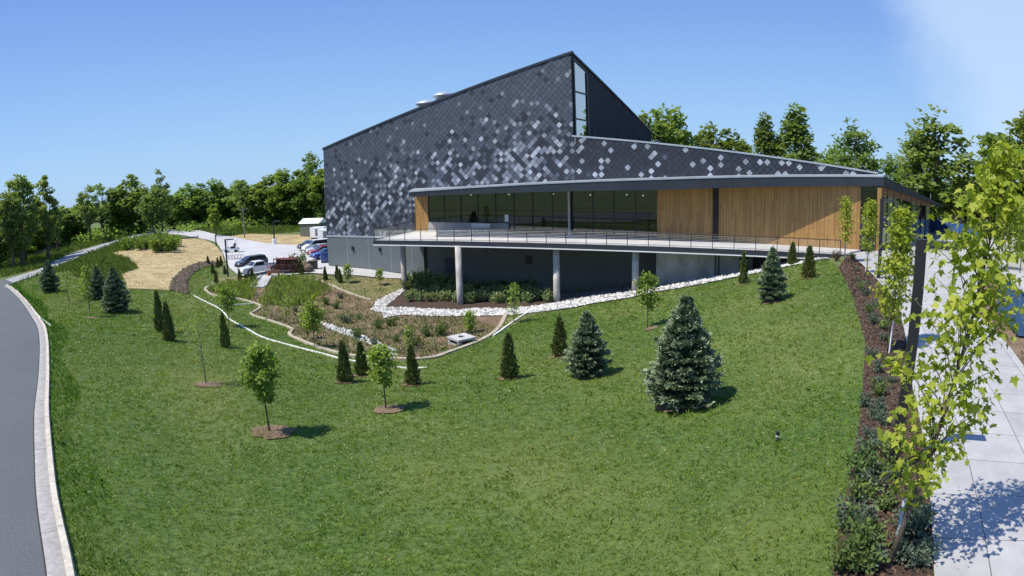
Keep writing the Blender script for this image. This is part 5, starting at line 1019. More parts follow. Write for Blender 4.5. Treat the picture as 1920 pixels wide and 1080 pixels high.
# ------------------------------------------------------------------ vehicles
def vehicle(name, loc, ang, paint, label, cat, style, L_=4.6, Wd=1.85, H_=1.5):
    t = thing(name, tuple(map(float, loc)), label, cat, 'vehicles in the car park'); x0, y0, z0 = t.location; c, s = math.cos(ang), math.sin(ang)
    T = lambda p: (x0 + p[0] * c - p[1] * s, y0 + p[0] * s + p[1] * c, z0 + p[2])
    h = L_ / 2; g = .28
    if style == 'pickup': low = [(-h, g + .15), (-h, .95), (-.55, .98), (.95, 1.02), (h - .1, .92), (h, .62), (h, g)]; cab = [(-.62, .97), (-.5, H_), (.55, H_), (1.15, 1.0)]
    elif style == 'suv': low = [(-h, g + .1), (-h + .05, .98), (.9, 1.0), (h - .15, .85), (h, .6), (h, g)]; cab = [(-h + .08, .97), (-h + .35, H_), (.4, H_), (1.15, .99)]
    elif style == 'van': low = [(-h, g), (-h, 1.1), (h - .8, 1.15), (h, .85), (h, g)]; cab = [(-h + .02, 1.08), (-h + .08, H_), (h - 1.6, H_), (h - .7, 1.13)]
    else: low = [(-h, g + .1), (-h + .02, .82), (-h + .5, .90), (.95, .88), (h - .15, .72), (h, .52), (h, g)]; cab = [(-h + .55, .88), (-.95, H_), (.15, H_), (1.05, .87)]
    mb = MB(); w = Wd / 2
    mb.hexa([T((a, -w, b)) for a, b in low], [T((a, w, b)) for a, b in low]); wi = w * .86
    mb.hexa([T((a, -(wi if b > 1.05 or i in (1, 2) else w * .97), b)) for i, (a, b) in enumerate(cab)], [T((a, (wi if i in (1, 2) else w * .97), b)) for i, (a, b) in enumerate(cab)])
    if style == 'pickup':
        mb2 = MB(); mb2.hexa([T((-h + .08, -w + .1, .96)), T((-.7, -w + .1, .985)), T((-.7, w - .1, .985)), T((-h + .08, w - .1, .96))], [T((-h + .08, -w + .1, .97)), T((-.7, -w + .1, .995)), T((-.7, w - .1, .995)), T((-h + .08, w - .1, .97))]); part('truck_bed', mb2, M['black'], t)
    part('body', mb, paint, t)
    # side windows, windscreen and rear window as glass sheets proud of the cabin
    def lerp(a, b, k): return (a[0] + (b[0] - a[0]) * k, a[1] + (b[1] - a[1]) * k)
    for sgn in (-1, 1):
        mb = MB(); q = [lerp(cab[0], cab[1], .12), lerp(cab[0], cab[1], .88), lerp(cab[3], cab[2], .88), lerp(cab[3], cab[2], .12)]; q[0] = (q[0][0] + .12, q[0][1]); q[1] = (q[1][0] + .1, q[1][1]); q[2] = (q[2][0] - .08, q[2][1]); q[3] = (q[3][0] - .12, q[3][1])
        yy = lambda b: sgn * (w * .97 + (wi - w * .97) * (b - cab[0][1]) / (H_ - cab[0][1]) + .012); yb = lambda b: yy(b) - sgn * .01
        mb.hexa([T((a, yy(b), b)) for a, b in q], [T((a, yb(b), b)) for a, b in q]); part('side_window', mb, M['carglass'], t)
    for nm, (a, b) in (('windscreen', (cab[3], cab[2])), ('rear_window', (cab[0], cab[1]))):
        p, q = lerp(a, b, .12), lerp(a, b, .9); sx = .014 if nm == 'windscreen' else -.014; mb = MB()
        mb.hexa([T((p[0] + sx, -w * .86, p[1])), T((p[0] + sx, w * .86, p[1])), T((q[0] + sx, wi * .9, q[1])), T((q[0] + sx, -wi * .9, q[1]))], [T((p[0], -w * .86, p[1])), T((p[0], w * .86, p[1])), T((q[0], wi * .9, q[1])), T((q[0], -wi * .9, q[1]))]); part(nm, mb, M['carglass'], t)
    for sx in (-h + .85, h - .9):
        for sy in (-1, 1):
            mb = MB(); R_ = .35 if style != 'pickup' else .39; pts = [T((sx, sy * (w - .2), R_)), T((sx, sy * (w + .02), R_))]; mb.tube(pts, R_, 16); wl = part('wheel', mb, M['tyre'], t)
            mb = MB(); mb.tube([T((sx, sy * (w + .021), R_)), T((sx, sy * (w + .035), R_))], R_ * .58, 12); part('rim', mb, M['rim'], wl)
    for sy in (-1, 1):
        mb = MB(); q = [(h + .012, sy * w * .78 - .16, .66), (h + .012, sy * w * .78 + .16, .66), (h - .03, sy * w * .78 + .16, .80), (h - .03, sy * w * .78 - .16, .80)]; mb.hexa([T(p) for p in q], [T((p[0] - .05, p[1], p[2])) for p in q]); part('headlight', mb, M['lamp'], t)
        mb = MB(); mb.box((0, 0, 0), (.04, .22, .16)); mb.v = [T((v[0] - h - .01, v[1] + sy * w * .8, v[2] + .75)) for v in mb.v]; part('tail_light', mb, M['tail'], t)
    mb = MB(); mb.hexa([T((h + .02, -w * .95, .34)), T((h + .02, w * .95, .34)), T((h + .02, w * .95, .50)), T((h + .02, -w * .95, .50))], [T((h - .06, -w * .95, .34)), T((h - .06, w * .95, .34)), T((h - .06, w * .95, .50)), T((h - .06, -w * .95, .50))]); part('bumper', mb, M['black'], t)
    return t
def paint(name, c): m = nmat(name, c, rough=.28, spec=.6); m.node_tree.nodes['Principled BSDF'].inputs['Coat Weight'].default_value = .6; return m
M['tail'] = nmat('tail_lens', (.35, .01, .01), rough=.2)
PW, PB, PR, PS, PN = paint('white_car_paint', (.78, .78, .78)), paint('blue_car_paint', (.02, .07, .32)), paint('red_car_paint', (.34, .015, .03)), paint('silver_car_paint', (.55, .56, .58)), paint('dark_car_paint', (.025, .03, .05))
zl = .11
def up(q, dz=zl): return (q[0], q[1], q[2] + dz)
vehicle('pickup_truck', up(gp(486, 515)), R(226), PW, 'white pickup truck parked at the near edge of the car park', 'pickup', 'pickup', 4.7, 1.65, 1.5)
vehicle('parked_car', up(gp(472, 503)), R(226), PN, 'dark car behind the white pickup', 'car', 'suv', 4.0, 1.6, 1.4)
vehicle('parked_car', up(gp(584, 469)), R(216), PN, 'dark car at the far end of the row by the hall', 'car', 'suv', 4.0, 1.6, 1.4)
vehicle('parked_van', up(gp(595, 473)), R(216), PW, 'white van between the dark and the red car', 'van', 'van', 4.2, 1.65, 1.7)
vehicle('parked_car', up(gp(600, 477)), R(216), PS, 'silver car between the white van and the red car', 'car', 'sedan', 4.0, 1.6, 1.3)
vehicle('parked_car', up(gp(605, 480.5)), R(216), PR, 'red car in the row by the hall', 'car', 'sedan', 4.0, 1.6, 1.28)
vehicle('parked_car', up(gp(613, 486)), R(216), PB, 'blue car nearest the grey wall of the hall', 'car', 'sedan', 4.0, 1.6, 1.28)
# golf cart
q = up(gp(434, 474)); t = thing('utility_cart', q, 'small open cart with a white canopy beside the lamp', 'cart'); x, y, z = q; a = R(190)
mb = MB(); mb.box((x, y, z + .42), (2.4, 1.2, .28), a); mb.box((x + .75 * math.cos(a), y + .75 * math.sin(a), z + .70), (.7, 1.15, .3), a, taper=.8); part('body', mb, M['white'], t)
mb = MB(); mb.box((x - .3 * math.cos(a), y - .3 * math.sin(a), z + .70), (.6, 1.1, .24), a); mb.box((x - .62 * math.cos(a), y - .62 * math.sin(a), z + 1.05), (.12, 1.1, .45), a); part('seat', mb, M['black'], t)
mb = MB(); mb.box((x - .1 * math.cos(a), y - .1 * math.sin(a), z + 1.9), (1.9, 1.25, .08), a, taper=.94); part('canopy', mb, M['white'], t)
for sx in (-.85, .7):
    for sy in (-.52, .52):
        px_, py_ = x + sx * math.cos(a) - sy * math.sin(a), y + sx * math.sin(a) + sy * math.cos(a); mb = MB(); mb.tube([(px_, py_, z + .56), (px_, py_, z + 1.86)], .025, 5); part('canopy_post', mb, M['black'], t)
        mb = MB(); ux, uy = -math.sin(a), math.cos(a); mb.tube([(px_ - ux * .08, py_ - uy * .08, z + .24), (px_ + ux * .08, py_ + uy * .08, z + .24)], .24, 12); part('wheel', mb, M['tyre'], t)
# bicycle rack of wire loops
q = up(gp(440, 488)); mb = MB()
for i in range(6):
    cx, cy = q[0] - 1.1 + i * .42, q[1] + .1 * i; mb.tube([(cx + .22 * math.cos(w), cy, q[2] + .30 + .30 * math.sin(w)) for w in np.linspace(0, 2 * math.pi, 15)], .03, 5, cap=False)
mb.tube([(q[0] - 1.4, q[1] - .05, q[2] + .03), (q[0] + 1.3, q[1] + .55, q[2] + .03)], .03, 5)
solo('bicycle_rack', mb, M['black'], q, 'dark looped wire rack on the concrete beside the parked car', 'bike rack')
# shed and trailers
q = up(gp(589, 443), .05); t = thing('storage_shed', q, 'white roofed green storage shed at the edge of the wood', 'shed'); x, y, z = q; a = R(-20)
mb = MB(); mb.box((x, y, z + 1.15), (4.2, 2.6, 2.3), a); part('wall', mb, nmat('shed_siding', (.10, .12, .10), (.14, .16, .13), 1, .8), t)
mb = MB(); c, s = math.cos(a), math.sin(a); T = lambda u, v, w: (x + u * c - v * s, y + u * s + v * c, z + w)
mb.hexa([T(-2.3, -1.5, 2.302), T(-2.3, 1.5, 2.302), T(-2.3, 0, 3.1)], [T(2.3, -1.5, 2.302), T(2.3, 1.5, 2.302), T(2.3, 0, 3.1)]); part('roof', mb, M['white'], t)
mb = MB(); mb.hexa([T(-2.12, -.6, .05), T(-2.12, .5, .05), T(-2.12, .5, 2.0), T(-2.12, -.6, 2.0)], [T(-2.101, -.6, .05), T(-2.101, .5, .05), T(-2.101, .5, 2.0), T(-2.101, -.6, 2.0)]); part('door', mb, M['white'], t)
def trailer(px, py, label, a, k=.74):
    q = up(gp(px, py), .08); t = thing('box_trailer', q, label, 'trailer', 'white box trailers by the shed'); x, y, z = q; c, s = math.cos(a), math.sin(a); T = lambda u, v, w: (x + (u * c - v * s) * k, y + (u * s + v * c) * k, z + w * k)
    bx = lambda mb, p, d: mb.hexa([T(p[0] - d[0] / 2, p[1] - d[1] / 2, p[2] - d[2] / 2), T(p[0] + d[0] / 2, p[1] - d[1] / 2, p[2] - d[2] / 2), T(p[0] + d[0] / 2, p[1] + d[1] / 2, p[2] - d[2] / 2), T(p[0] - d[0] / 2, p[1] + d[1] / 2, p[2] - d[2] / 2)], [T(p[0] - d[0] / 2, p[1] - d[1] / 2, p[2] + d[2] / 2), T(p[0] + d[0] / 2, p[1] - d[1] / 2, p[2] + d[2] / 2), T(p[0] + d[0] / 2, p[1] + d[1] / 2, p[2] + d[2] / 2), T(p[0] - d[0] / 2, p[1] + d[1] / 2, p[2] + d[2] / 2)])
    mb = MB(); bx(mb, (0, 0, 2.1), (3.6, 2.1, 2.2)); part('body', mb, M['white'], t)
    mb = MB(); bx(mb, (.1, -1.058, 2.1), (1.1, .012, 1.5)); part('louvre', mb, M['panel'], t)
    mb = MB(); bx(mb, (0, 0, .78), (3.3, 1.8, .36)); bx(mb, (2.4, 0, .7), (1.2, .12, .12)); part('chassis', mb, M['bark'], t)
    for u in (-.6, .3):
        for v in (-.95, .95): mb = MB(); mb.tube([T(u, v - .12, .38), T(u, v + .12, .38)], .38 * k, 14); part('wheel', mb, M['tyre'], t)
trailer(600, 454, 'white box trailer next to the green shed, left of two', R(-15)); trailer(615, 459, 'white box trailer tight against the hall wall', R(-15))
# nursery goods on the near edge of the lot
def cart_rack(px, py, label, col):
    q = up(gp(px, py)); t = thing('plant_rack', q, label, 'rack'); x, y, z = q; mb = MB()
    for sx in (-1.0, 1.0):
        for sy in (-.5, .5): mb.box((x + sx, y + sy, z + .85), (.08, .08, 1.7))
    for zz in (.35, .95, 1.55): mb.box((x, y, z + zz), (2.1, 1.1, .06))
    part('frame', mb, col, t)
    for i in range(5): mb = MB(); mb.box((x - .75 + i * .38, y + rg.uniform(-.1, .1), z + .38 + .28), (.32, .8, .50)); part('crate', mb, col if i % 2 else M['mulch'], t)
    for i in range(3): mb = MB(); mb.box((x - .6 + i * .5, y, z + .98 + .23), (.42, .7, .44)); part('crate', mb, col, t)
red = nmat('faded_red_paint', (.09, .022, .018), (.15, .04, .03), 3, .7)
cart_rack(533, 512, 'rusty red rack stacked with crates beside the pickup', red); cart_rack(546, 513, 'second red rack pushed against the first one', red)
for px, py, s, lb in ((551, 508, 1.3, 'leafy nursery plant, left of three on the lot edge'), (560, 505, 1.5, 'tallest leafy nursery plant on the lot edge'), (556, 512, 1.2, 'front leafy nursery plant on the lot edge')): put_shrub(SHB[1], up(gp(px, py)), lb, 'nursery plants waiting on the lot', s * 1.9, 'nursery_plant')
for px, py, r, lb in ((571, 510, .75, 'large burlap root ball with brown soil'), (579, 511, .55, 'smaller burlap root ball beside the large one')):
    q = up(gp(px, py)); mb = MB(); mb.lathe([(r * .6, 0), (r, r * .5), (r * .95, r), (r * .55, r * 1.45), (r * .2, r * 1.55)], q, 12); solo('root_ball', mb, nmat('burlap', (.10, .075, .05), (.2, .16, .11), 5, .95), q, lb, 'root ball', 'root balls on the lot')
q = up(gp(588, 506)); mb = MB(); mb.box((q[0], q[1], q[2] + .45), (1.0, .8, .9), .3, taper=1.08); mb.box((q[0], q[1], q[2] + .94), (1.14, .92, .07), .3); solo('storage_bin', mb, M['bark'], q, 'small brown lidded bin alone on the concrete', 'bin')
q = up(gp(609, 494)); t = thing('wheeled_bin', q, 'bright blue wheeled bin between the blue car and the wall', 'bin'); mb = MB(); mb.box((q[0], q[1], q[2] + .62), (.85, .8, 1.1), .4, taper=1.15); part('body', mb, PB, t); mb = MB(); mb.box((q[0], q[1], q[2] + 1.21), (1.02, .96, .07), .4); part('lid', mb, PB, t)
for o in (-.3, .3): mb = MB(); mb.tube([(q[0] + o - .05, q[1] - .35, q[2] + .12), (q[0] + o + .05, q[1] - .33, q[2] + .12)], .12, 10); part('wheel', mb, M['tyre'], t)
orange = nmat('orange_plastic', (.55, .15, .03), rough=.5)
for px, py, lb in ((503, 519, 'orange and white barrier post by the concrete chute, left one'), (508, 519, 'orange and white barrier post by the concrete chute, right one')):
    q = up(gp(px, py)); t = thing('barrier_post', q, lb, 'barrier', 'orange barrier posts'); mb = MB(); mb.lathe([(.26, 0), (.26, .06), (.09, .08), (.07, 1.0), (.05, 1.05)], q, 10); part('post', mb, orange, t); mb = MB(); mb.lathe([(.086, .55), (.084, .8)], q, 10); part('band', mb, M['white'], t)
q = up(gp(514, 519)); mb = MB(); mb.box((q[0], q[1], q[2] + .45), (1.5, .1, .35)); mb.box((q[0] - .6, q[1], q[2] + .2), (.08, .4, .4)); mb.box((q[0] + .6, q[1], q[2] + .2), (.08, .4, .4)); solo('barricade', mb, nmat('brown_board', (.2, .09, .05), rough=.8), q, 'low brown board barricade right of the barrier posts', 'barricade')
# concrete chute
a, b = gp(500, 520), gp(484, 541); v = (b - a)[:2]; ln = np.hypot(*v); v /= ln; nn = np.array([v[1], -v[0]]); mb = MB()
for o0, o1, h in ((-.55, .55, .10), (-.72, -.552, .24), (.552, .72, .24)):
    mb.hexa([(a[0] + nn[0] * o0, a[1] + nn[1] * o0, a[2] - .2), (b[0] + nn[0] * o0 * 1.3, b[1] + nn[1] * o0 * 1.3, b[2] - .2), (b[0] + nn[0] * o1 * 1.3, b[1] + nn[1] * o1 * 1.3, b[2] - .2), (a[0] + nn[0] * o1, a[1] + nn[1] * o1, a[2] - .2)], [(a[0] + nn[0] * o0, a[1] + nn[1] * o0, a[2] + .08 + h), (b[0] + nn[0] * o0 * 1.3, b[1] + nn[1] * o0 * 1.3, b[2] + .05 + h), (b[0] + nn[0] * o1 * 1.3, b[1] + nn[1] * o1 * 1.3, b[2] + .05 + h), (a[0] + nn[0] * o1, a[1] + nn[1] * o1, a[2] + .08 + h)])
solo('concrete_chute', mb, M['lot'], tuple(a), 'white concrete chute running from the car park into the reeds', 'chute')
# square drain inlet
q = gp(866, 646); q[2] += .05; t = thing('drain_inlet', tuple(q), 'square white concrete drain inlet with a round hole in its lid', 'drain inlet'); x, y, z = q; a = R(38); s = 1.0
mb = MB(); mb.box((x, y, z - .15), (1.25 * s, 1.25 * s, .5), a); part('base', mb, M['concrete'], t)
mb = MB(); mb.box((x, y, z + .22), (.95, .95, .235), a); part('dark_hollow', mb, M['black'], t)  # solid black block paints in the shade inside the openings
c, s_ = math.cos(a), math.sin(a)
for sx in (-.52, .52):
    for sy in (-.52, .52): mb = MB(); mb.box((x + sx * c - sy * s_, y + sx * s_ + sy * c, z + .222), (.2, .2, .236), a); part('corner_post', mb, M['concrete'], t)
mb = MB(); n = 24; o = []; inn = []
for k in range(n):
    w = 2 * math.pi * k / n + math.pi / 4; sq = .66 / max(abs(math.cos(w)), abs(math.sin(w))); o.append((sq * math.cos(w), sq * math.sin(w))); inn.append((.22 * math.cos(w), .22 * math.sin(w)))
Tt = lambda p, zz: (x + p[0] * c - p[1] * s_, y + p[0] * s_ + p[1] * c, z + zz)
vs = [Tt(p, .34) for p in o] + [Tt(p, .34) for p in inn] + [Tt(p, .47) for p in o] + [Tt(p, .47) for p in inn]; fs = []
for k in range(n):
    k2 = (k + 1) % n; fs += [(k, n + k, n + k2, k2), (2 * n + k, 2 * n + k2, 3 * n + k2, 3 * n + k), (k, k2, 2 * n + k2, 2 * n + k), (n + k, 3 * n + k, 3 * n + k2, n + k2)]
mb.add(vs, fs); part('lid', mb, M['deck'], t)
# sprinkler
q = gp(1456, 829); mb = MB(); mb.lathe([(.04, -.05), (.04, .08), (.025, .10), (.028, .20), (.05, .215), (.05, .28), (.02, .29)], tuple(q), 10); t = solo('sprinkler', mb, M['black'], tuple(q), 'small black sprinkler head standing alone in the lawn', 'sprinkler'); mb = MB(); mb.lathe([(.042, .15), (.042, .17)], tuple(q), 10); part('ring', mb, M['white'], t)
# bench on the terrace
c = np.array(bp(21.5, 1.3, 0)); t = thing('slatted_bench', tuple(c), 'white slatted bench on the terrace by the low parapet', 'bench'); ua = U; na = NO
def bb(u0, u1, o0, o1, z0, z1): m_ = MB(); g_ = lambda u, o, z: (c[0] + ua[0] * u + na[0] * o, c[1] + ua[1] * u + na[1] * o, z); m_.hexa([g_(u0, o0, z0), g_(u1, o0, z0), g_(u1, o1, z0), g_(u0, o1, z0)], [g_(u0, o0, z1), g_(u1, o0, z1), g_(u1, o1, z1), g_(u0, o1, z1)]); return m_
m_ = MB()
for k in range(4): e = bb(-1.0, 1.0, -.2 + k * .13, -.1 + k * .13, .43, .47); m_.add(e.v, e.f)
part('seat', m_, M['white'], t); m_ = MB()
for k in range(3): e = bb(-1.0, 1.0, -.28, -.24, .58 + k * .14, .67 + k * .14); m_.add(e.v, e.f)
part('backrest', m_, M['white'], t)
for u in (-.9, .85):
    for o in (-.2, .25): part('leg', bb(u, u + .06, o, o + .06, 0, .43), M['white'], t)
# things across the path on the right
def fence(a, b, h, n, mat, label, name='mesh_fence'):
    t = thing(name, (a[0], a[1], 0.09), label, 'fence'); a = np.array(a); b = np.array(b)
    for k in range(n):
        p, q = a + (b - a) * k / n, a + (b - a) * (k + .97) / n; v = (q - p) / np.hypot(*(q - p)); nn = np.array([v[1], -v[0]]) * .015; mb = MB()
        cols = 8; rows = []
        for i in range(cols + 1):
            r = p + (q - p) * i / cols + nn * 3 * math.sin(i * 1.9 + k); rows += [(r[0], r[1], .15), (r[0], r[1], h - .04 * abs(math.sin(i * .8)))]
        mb.add(rows, [(2 * i, 2 * i + 2, 2 * i + 3, 2 * i + 1) for i in range(cols)]); part('panel', mb, mat, t)
    for k in range(n + 1): r = a + (b - a) * k / n; mb = MB(); mb.tube([(r[0], r[1], .0), (r[0], r[1], h + .15)], .035, 6); part('post', mb, M['flash'], t)
    return t
blue = nmat('blue_mesh_fabric', (.02, .07, .22), (.035, .11, .32), 1.5, .8)
p1 = at_dist(1740, 432, 75); p2 = at_dist(1836, 432, 66); fence(p1[:2], p2[:2], 1.75, 5, blue, 'blue fabric covered fence beyond the entrance')
q = at_dist(1786, 410, 84); mb = MB(); mb.box((q[0], q[1], 1.4), (2.4, 2, 2.9), .3); solo('garden_shed', mb, nmat('tan_siding', (.5, .36, .2), rough=.8), (q[0], q[1], -.1), 'small tan shed glimpsed above the blue fence', 'shed')
q = at_dist(1829, 440, 58); mb = MB(); mb.box((q[0], q[1], .7), (.55, .5, 1.3), .3); mb.box((q[0], q[1], 1.4), (.75, .7, .10), .3); solo('utility_cabinet', mb, M['white'], (q[0], q[1], .09), 'white utility cabinet near the blue fence', 'cabinet')
q = at_dist(1768, 445, 62); mb = MB(); mb.tube([(q[0], q[1], 0), (q[0], q[1], 1.0)], .09, 8); mb.box((q[0], q[1], 1.05), (.35, .25, .25)); solo('bollard_light', mb, M['black'], (q[0], q[1], .09), 'short dark bollard light in front of the blue fence', 'bollard')
# blue container
q = at_dist(1935, 556, 28); t = thing('waste_container', (q[0], q[1], .09), 'ribbed blue waste container with a grey cover at the right edge', 'container'); a = R(57); x, y, z = t.location; c, s_ = math.cos(a), math.sin(a)
mb = MB(); mb.box((x, y, z + .95), (4.6, 2.2, 1.7), a)
for k in range(8):
    for sg_ in (-1, 1): u = -2.1 + k * .6; mb.box((x + u * c - sg_ * 1.15 * s_, y + u * s_ + sg_ * 1.15 * c, z + .95), (.12, .1, 1.62), a)
part('body', mb, nmat('worn_blue_paint', (.03, .09, .20), (.05, .13, .26), 2, .6), t)
mb = MB(); mb.box((x, y, z + 1.86), (4.75, 2.35, .12), a, taper=.97); part('cover', mb, M['concrete'], t)
# far left: house, fence and lane beyond the trees
q = at_dist(8, 455, 165); z = g1(q[0], q[1]); t = thing('white_house', (q[0], q[1], z), 'white clapboard house half hidden by the left trees', 'house'); mb = MB(); mb.box((q[0], q[1], z + 1.8), (8, 6, 3.6), .7); part('wall', mb, M['white'], t)
c, s_ = math.cos(.7), math.sin(.7); T = lambda u, v, w: (q[0] + u * c - v * s_, q[1] + u * s_ + v * c, z + w); mb = MB(); mb.hexa([T(-4.4, -3.5, 3.602), T(-4.4, 3.5, 3.602), T(-4.4, 0, 5.6)], [T(4.4, -3.5, 3.602), T(4.4, 3.5, 3.602), T(4.4, 0, 5.6)]); part('roof', mb, M['panel'], t)
for u in (-2.5, 0, 2.5): mb = MB(); mb.hexa([T(u - .5, -3.03, 1.2), T(u + .5, -3.03, 1.2), T(u + .5, -3.03, 2.6), T(u - .5, -3.03, 2.6)], [T(u - .5, -3.005, 1.2), T(u + .5, -3.005, 1.2), T(u + .5, -3.005, 2.6), T(u - .5, -3.005, 2.6)]); part('window', mb, M['carglass'], t)
p1 = at_dist(66, 470, 128); p2 = at_dist(124, 456, 150); t = thing('rail_fence', (p1[0], p1[1], g1(p1[0], p1[1])), 'dark paling fence under the left trees', 'fence'); n = 26; mb = MB()
for k in range(n): r = p1 + (p2 - p1) * k / (n - 1); zz = g1(r[0], r[1]); mb.box((r[0], r[1], zz + .55), (.5, .06, 1.1), .9)
part('palings', mb, M['bark'], t)
zone('side_path', P((62, 479), (85, 474), (105, 466), (122, 459), (126, 463), (110, 470), (88, 478), (66, 484)), M['lot'], .2, 2.0, 'pale side path behind the left trees')

# ------------------------------------------------------------------ grass, reeds, stones
def tufts(name, poly, count, per, hgt, wid, mat, label, cat, seed, rmin, rmax, rpow, grow, az=(-52, 46), off=.03):
    rs = np.random.RandomState(seed); n = count * 3; u = rs.uniform(0, 1, n); k = 2 - rpow; r = (rmin ** k + u * (rmax ** k - rmin ** k)) ** (1 / k)
    a = np.radians(rs.uniform(az[0], az[1], n)); x, y = r * np.sin(a), r * np.cos(a); ok = inpoly(x, y, poly); x, y, r = x[ok][:count], y[ok][:count], r[ok][:count]; n = len(x); z = gz(x, y) + off
    sc = (1 + grow * (r / rmin - 1)); big = rs.gamma(4, .25, n) * sc; N_ = n * per; rep = lambda v: np.repeat(v, per, 0)
    S_ = rep(big); ang = rs.uniform(0, 6.283, N_); rad = np.abs(rs.normal(0, .030, N_)) * S_; b = np.stack([rep(x) + rad * np.cos(ang), rep(y) + rad * np.sin(ang), rep(z)], 1)
    t = np.stack([np.cos(ang) * .55, np.sin(ang) * .55, np.ones(N_)], 1) + rs.normal(0, .35, (N_, 3)); t[:, 2] = np.abs(t[:, 2]) + .2; t /= np.linalg.norm(t, axis=1, keepdims=True)
    w = np.cross(t, rs.normal(size=(N_, 3))); w /= np.linalg.norm(w, axis=1, keepdims=True); h = (hgt * rs.uniform(.6, 1.3, N_) * rep(big / sc * (1 + .10 * (r / rmin - 1))))[:, None]; ww = (wid * rep(sc) * rs.uniform(.8, 1.3, N_))[:, None]
    d = np.stack([np.cos(ang), np.sin(ang), -.15 * np.ones(N_)], 1) * h * .45
    v = np.stack([b - w * ww, b + w * ww, b + t * h * .6 + w * ww * .7, b + t * h + d, b + t * h * .6 - w * ww * .7], 1).reshape(-1, 3)
    return tag(link(name, np_mesh(name, v, 5, mat)), label, cat, kind='stuff')
def blades(name, poly, count, hgt, wid, mat, label, cat, seed, rpow=2.0, rmin=5, rmax=60, lean=.5, holes=(), az=(-52, 46), per=1, grow=0.0, off=.03):
    rs = np.random.RandomState(seed); n = count * 4; u = rs.uniform(0, 1, n); k = 2 - rpow
    r = rmin * (rmax / rmin) ** u if abs(k) < 1e-6 else (rmin ** k + u * (rmax ** k - rmin ** k)) ** (1 / k)
    a = np.radians(rs.uniform(az[0], az[1], n)); x, y = r * np.sin(a), r * np.cos(a); ok = inpoly(x, y, poly)
    for h in holes: ok &= ~inpoly(x, y, h)
    x, y, r = x[ok][:count], y[ok][:count], r[ok][:count]; n = len(x); z = gz(x, y) + off
    b = np.stack([x, y, z], 1); sc = 1 + grow * (r / rmin - 1); t = rs.normal(0, lean, (n, 3)); t[:, 2] = 1; t /= np.linalg.norm(t, axis=1, keepdims=True)
    w = np.cross(t, rs.normal(size=(n, 3))); w /= np.linalg.norm(w, axis=1, keepdims=True); h = (hgt * rs.uniform(.55, 1.35, n) * sc)[:, None]; ww = (wid * sc)[:, None]
    d = rs.normal(0, .35, (n, 3)) * h; d[:, 2] = -np.abs(d[:, 2]) * .3
    v = np.stack([b - w * ww, b + w * ww, b + t * h * .6 + w * ww * .7, b + t * h + d, b + t * h * .6 - w * ww * .7], 1).reshape(-1, 3)
    return tag(link(name, np_mesh(name, v, 5, mat)), label, cat, kind='stuff')
_vl = list(CURB_IN[:-6]); _vr = [(p[0] + q * 1, p[1]) for p, q in []]
_off = []
for i, p in enumerate(_vl):
    a_, b_ = _vl[max(i - 1, 0)], _vl[min(i + 1, len(_vl) - 1)]; dx, dy = b_[0] - a_[0], b_[1] - a_[1]; l_ = math.hypot(dx, dy); w_ = 1.1 + .4 * math.sin(i * .7); _off.append((p[0] - dy / l_ * w_, p[1] + dx / l_ * w_))
if not inpoly(np.array([_off[len(_off) // 2][0]]), np.array([_off[len(_off) // 2][1]]), lawn)[0]: _off = [(2 * p[0] - q[0], 2 * p[1] - q[1]) for p, q in zip(_vl, _off)]
blades('verge_grass', _vl + _off[::-1], 16000, .11, .008, M['lush'], 'taller lush grass along the kerb', 'grass', 12, rpow=1.1, rmin=8, rmax=90, lean=.5, grow=.35, az=(-56, -30))
tufts('lawn_grass', lawn, 66000, 6, .050, .0052, M['blade'], 'short green grass blades covering the sloping lawn', 'grass', 1, 7, 92, 1.1, .45)
_md = P((24, 535), (75, 518), (110, 512), (160, 528), (215, 548), (236, 540), (228, 515), (262, 504), (240, 487), (205, 476), (262, 466), (330, 470), (340, 449), (272, 444), (220, 456), (154, 484), (106, 504))
blades('meadow_grass', _md, 14000, .75, .06, M['meadow'], 'tall rough meadow grass beyond the lawn', 'grass', 2, rpow=1.0, rmin=60, rmax=160, lean=.35, az=(-50, -25))
_ml = P((0, 522), (72, 505), (135, 474), (217, 450), (270, 436), (200, 428), (100, 440), (0, 470))
blades('meadow_grass', _ml, 12000, 1.0, .09, M['meadow'], 'weedy grass between the far lane and the left wood', 'grass', 3, rpow=1.0, rmin=80, rmax=190, lean=.4, az=(-52, -28))
_wv = [(math.sin(a) * 120, math.cos(a) * 120) for a in np.radians(np.linspace(-29, -14, 8))] + [(math.sin(a) * 150, math.cos(a) * 150) for a in np.radians(np.linspace(-14, -30, 8))]
_hl = [P((420, 444), (470, 453), (500, 458), (560, 462), (600, 459), (612, 440), (575, 441), (520, 441), (470, 439)), P((310, 439), (332, 428), (352, 430), (380, 434), (420, 443), (470, 452), (407, 456), (345, 442))]
blades('meadow_grass', _wv, 7000, .7, .07, M['meadow'], 'rough grass between the straw verge and the wood', 'grass', 13, rpow=1.0, rmin=108, rmax=152, lean=.4, az=(-31, -13), holes=_hl)
_rd = P((388, 546), (420, 534), (470, 528), (536, 522), (575, 524), (606, 532), (622, 545), (600, 560), (575, 572), (540, 578), (505, 574), (470, 566), (430, 558))
blades('reeds', _rd, 12000, .75, .032, M['reed'], 'tall yellow green reeds filling the far end of the basin', 'reeds', 4, rpow=1.0, rmin=40, rmax=80, lean=.16, az=(-40, -12), holes=[P((472, 570), (484, 531), (494, 519), (508, 519), (508, 532), (500, 548), (492, 566))])
_mb = TAN[:-1] + GRV_IN[::-1][1:] + TANB[::-1][:-1]
blades('basin_tufts', _mb, 11000, .28, .026, M['tuft'], 'thin green tufts scattered over the mulch basin', 'tufts', 5, rpow=1.0, rmin=28, rmax=75, lean=.6, az=(-36, 6))
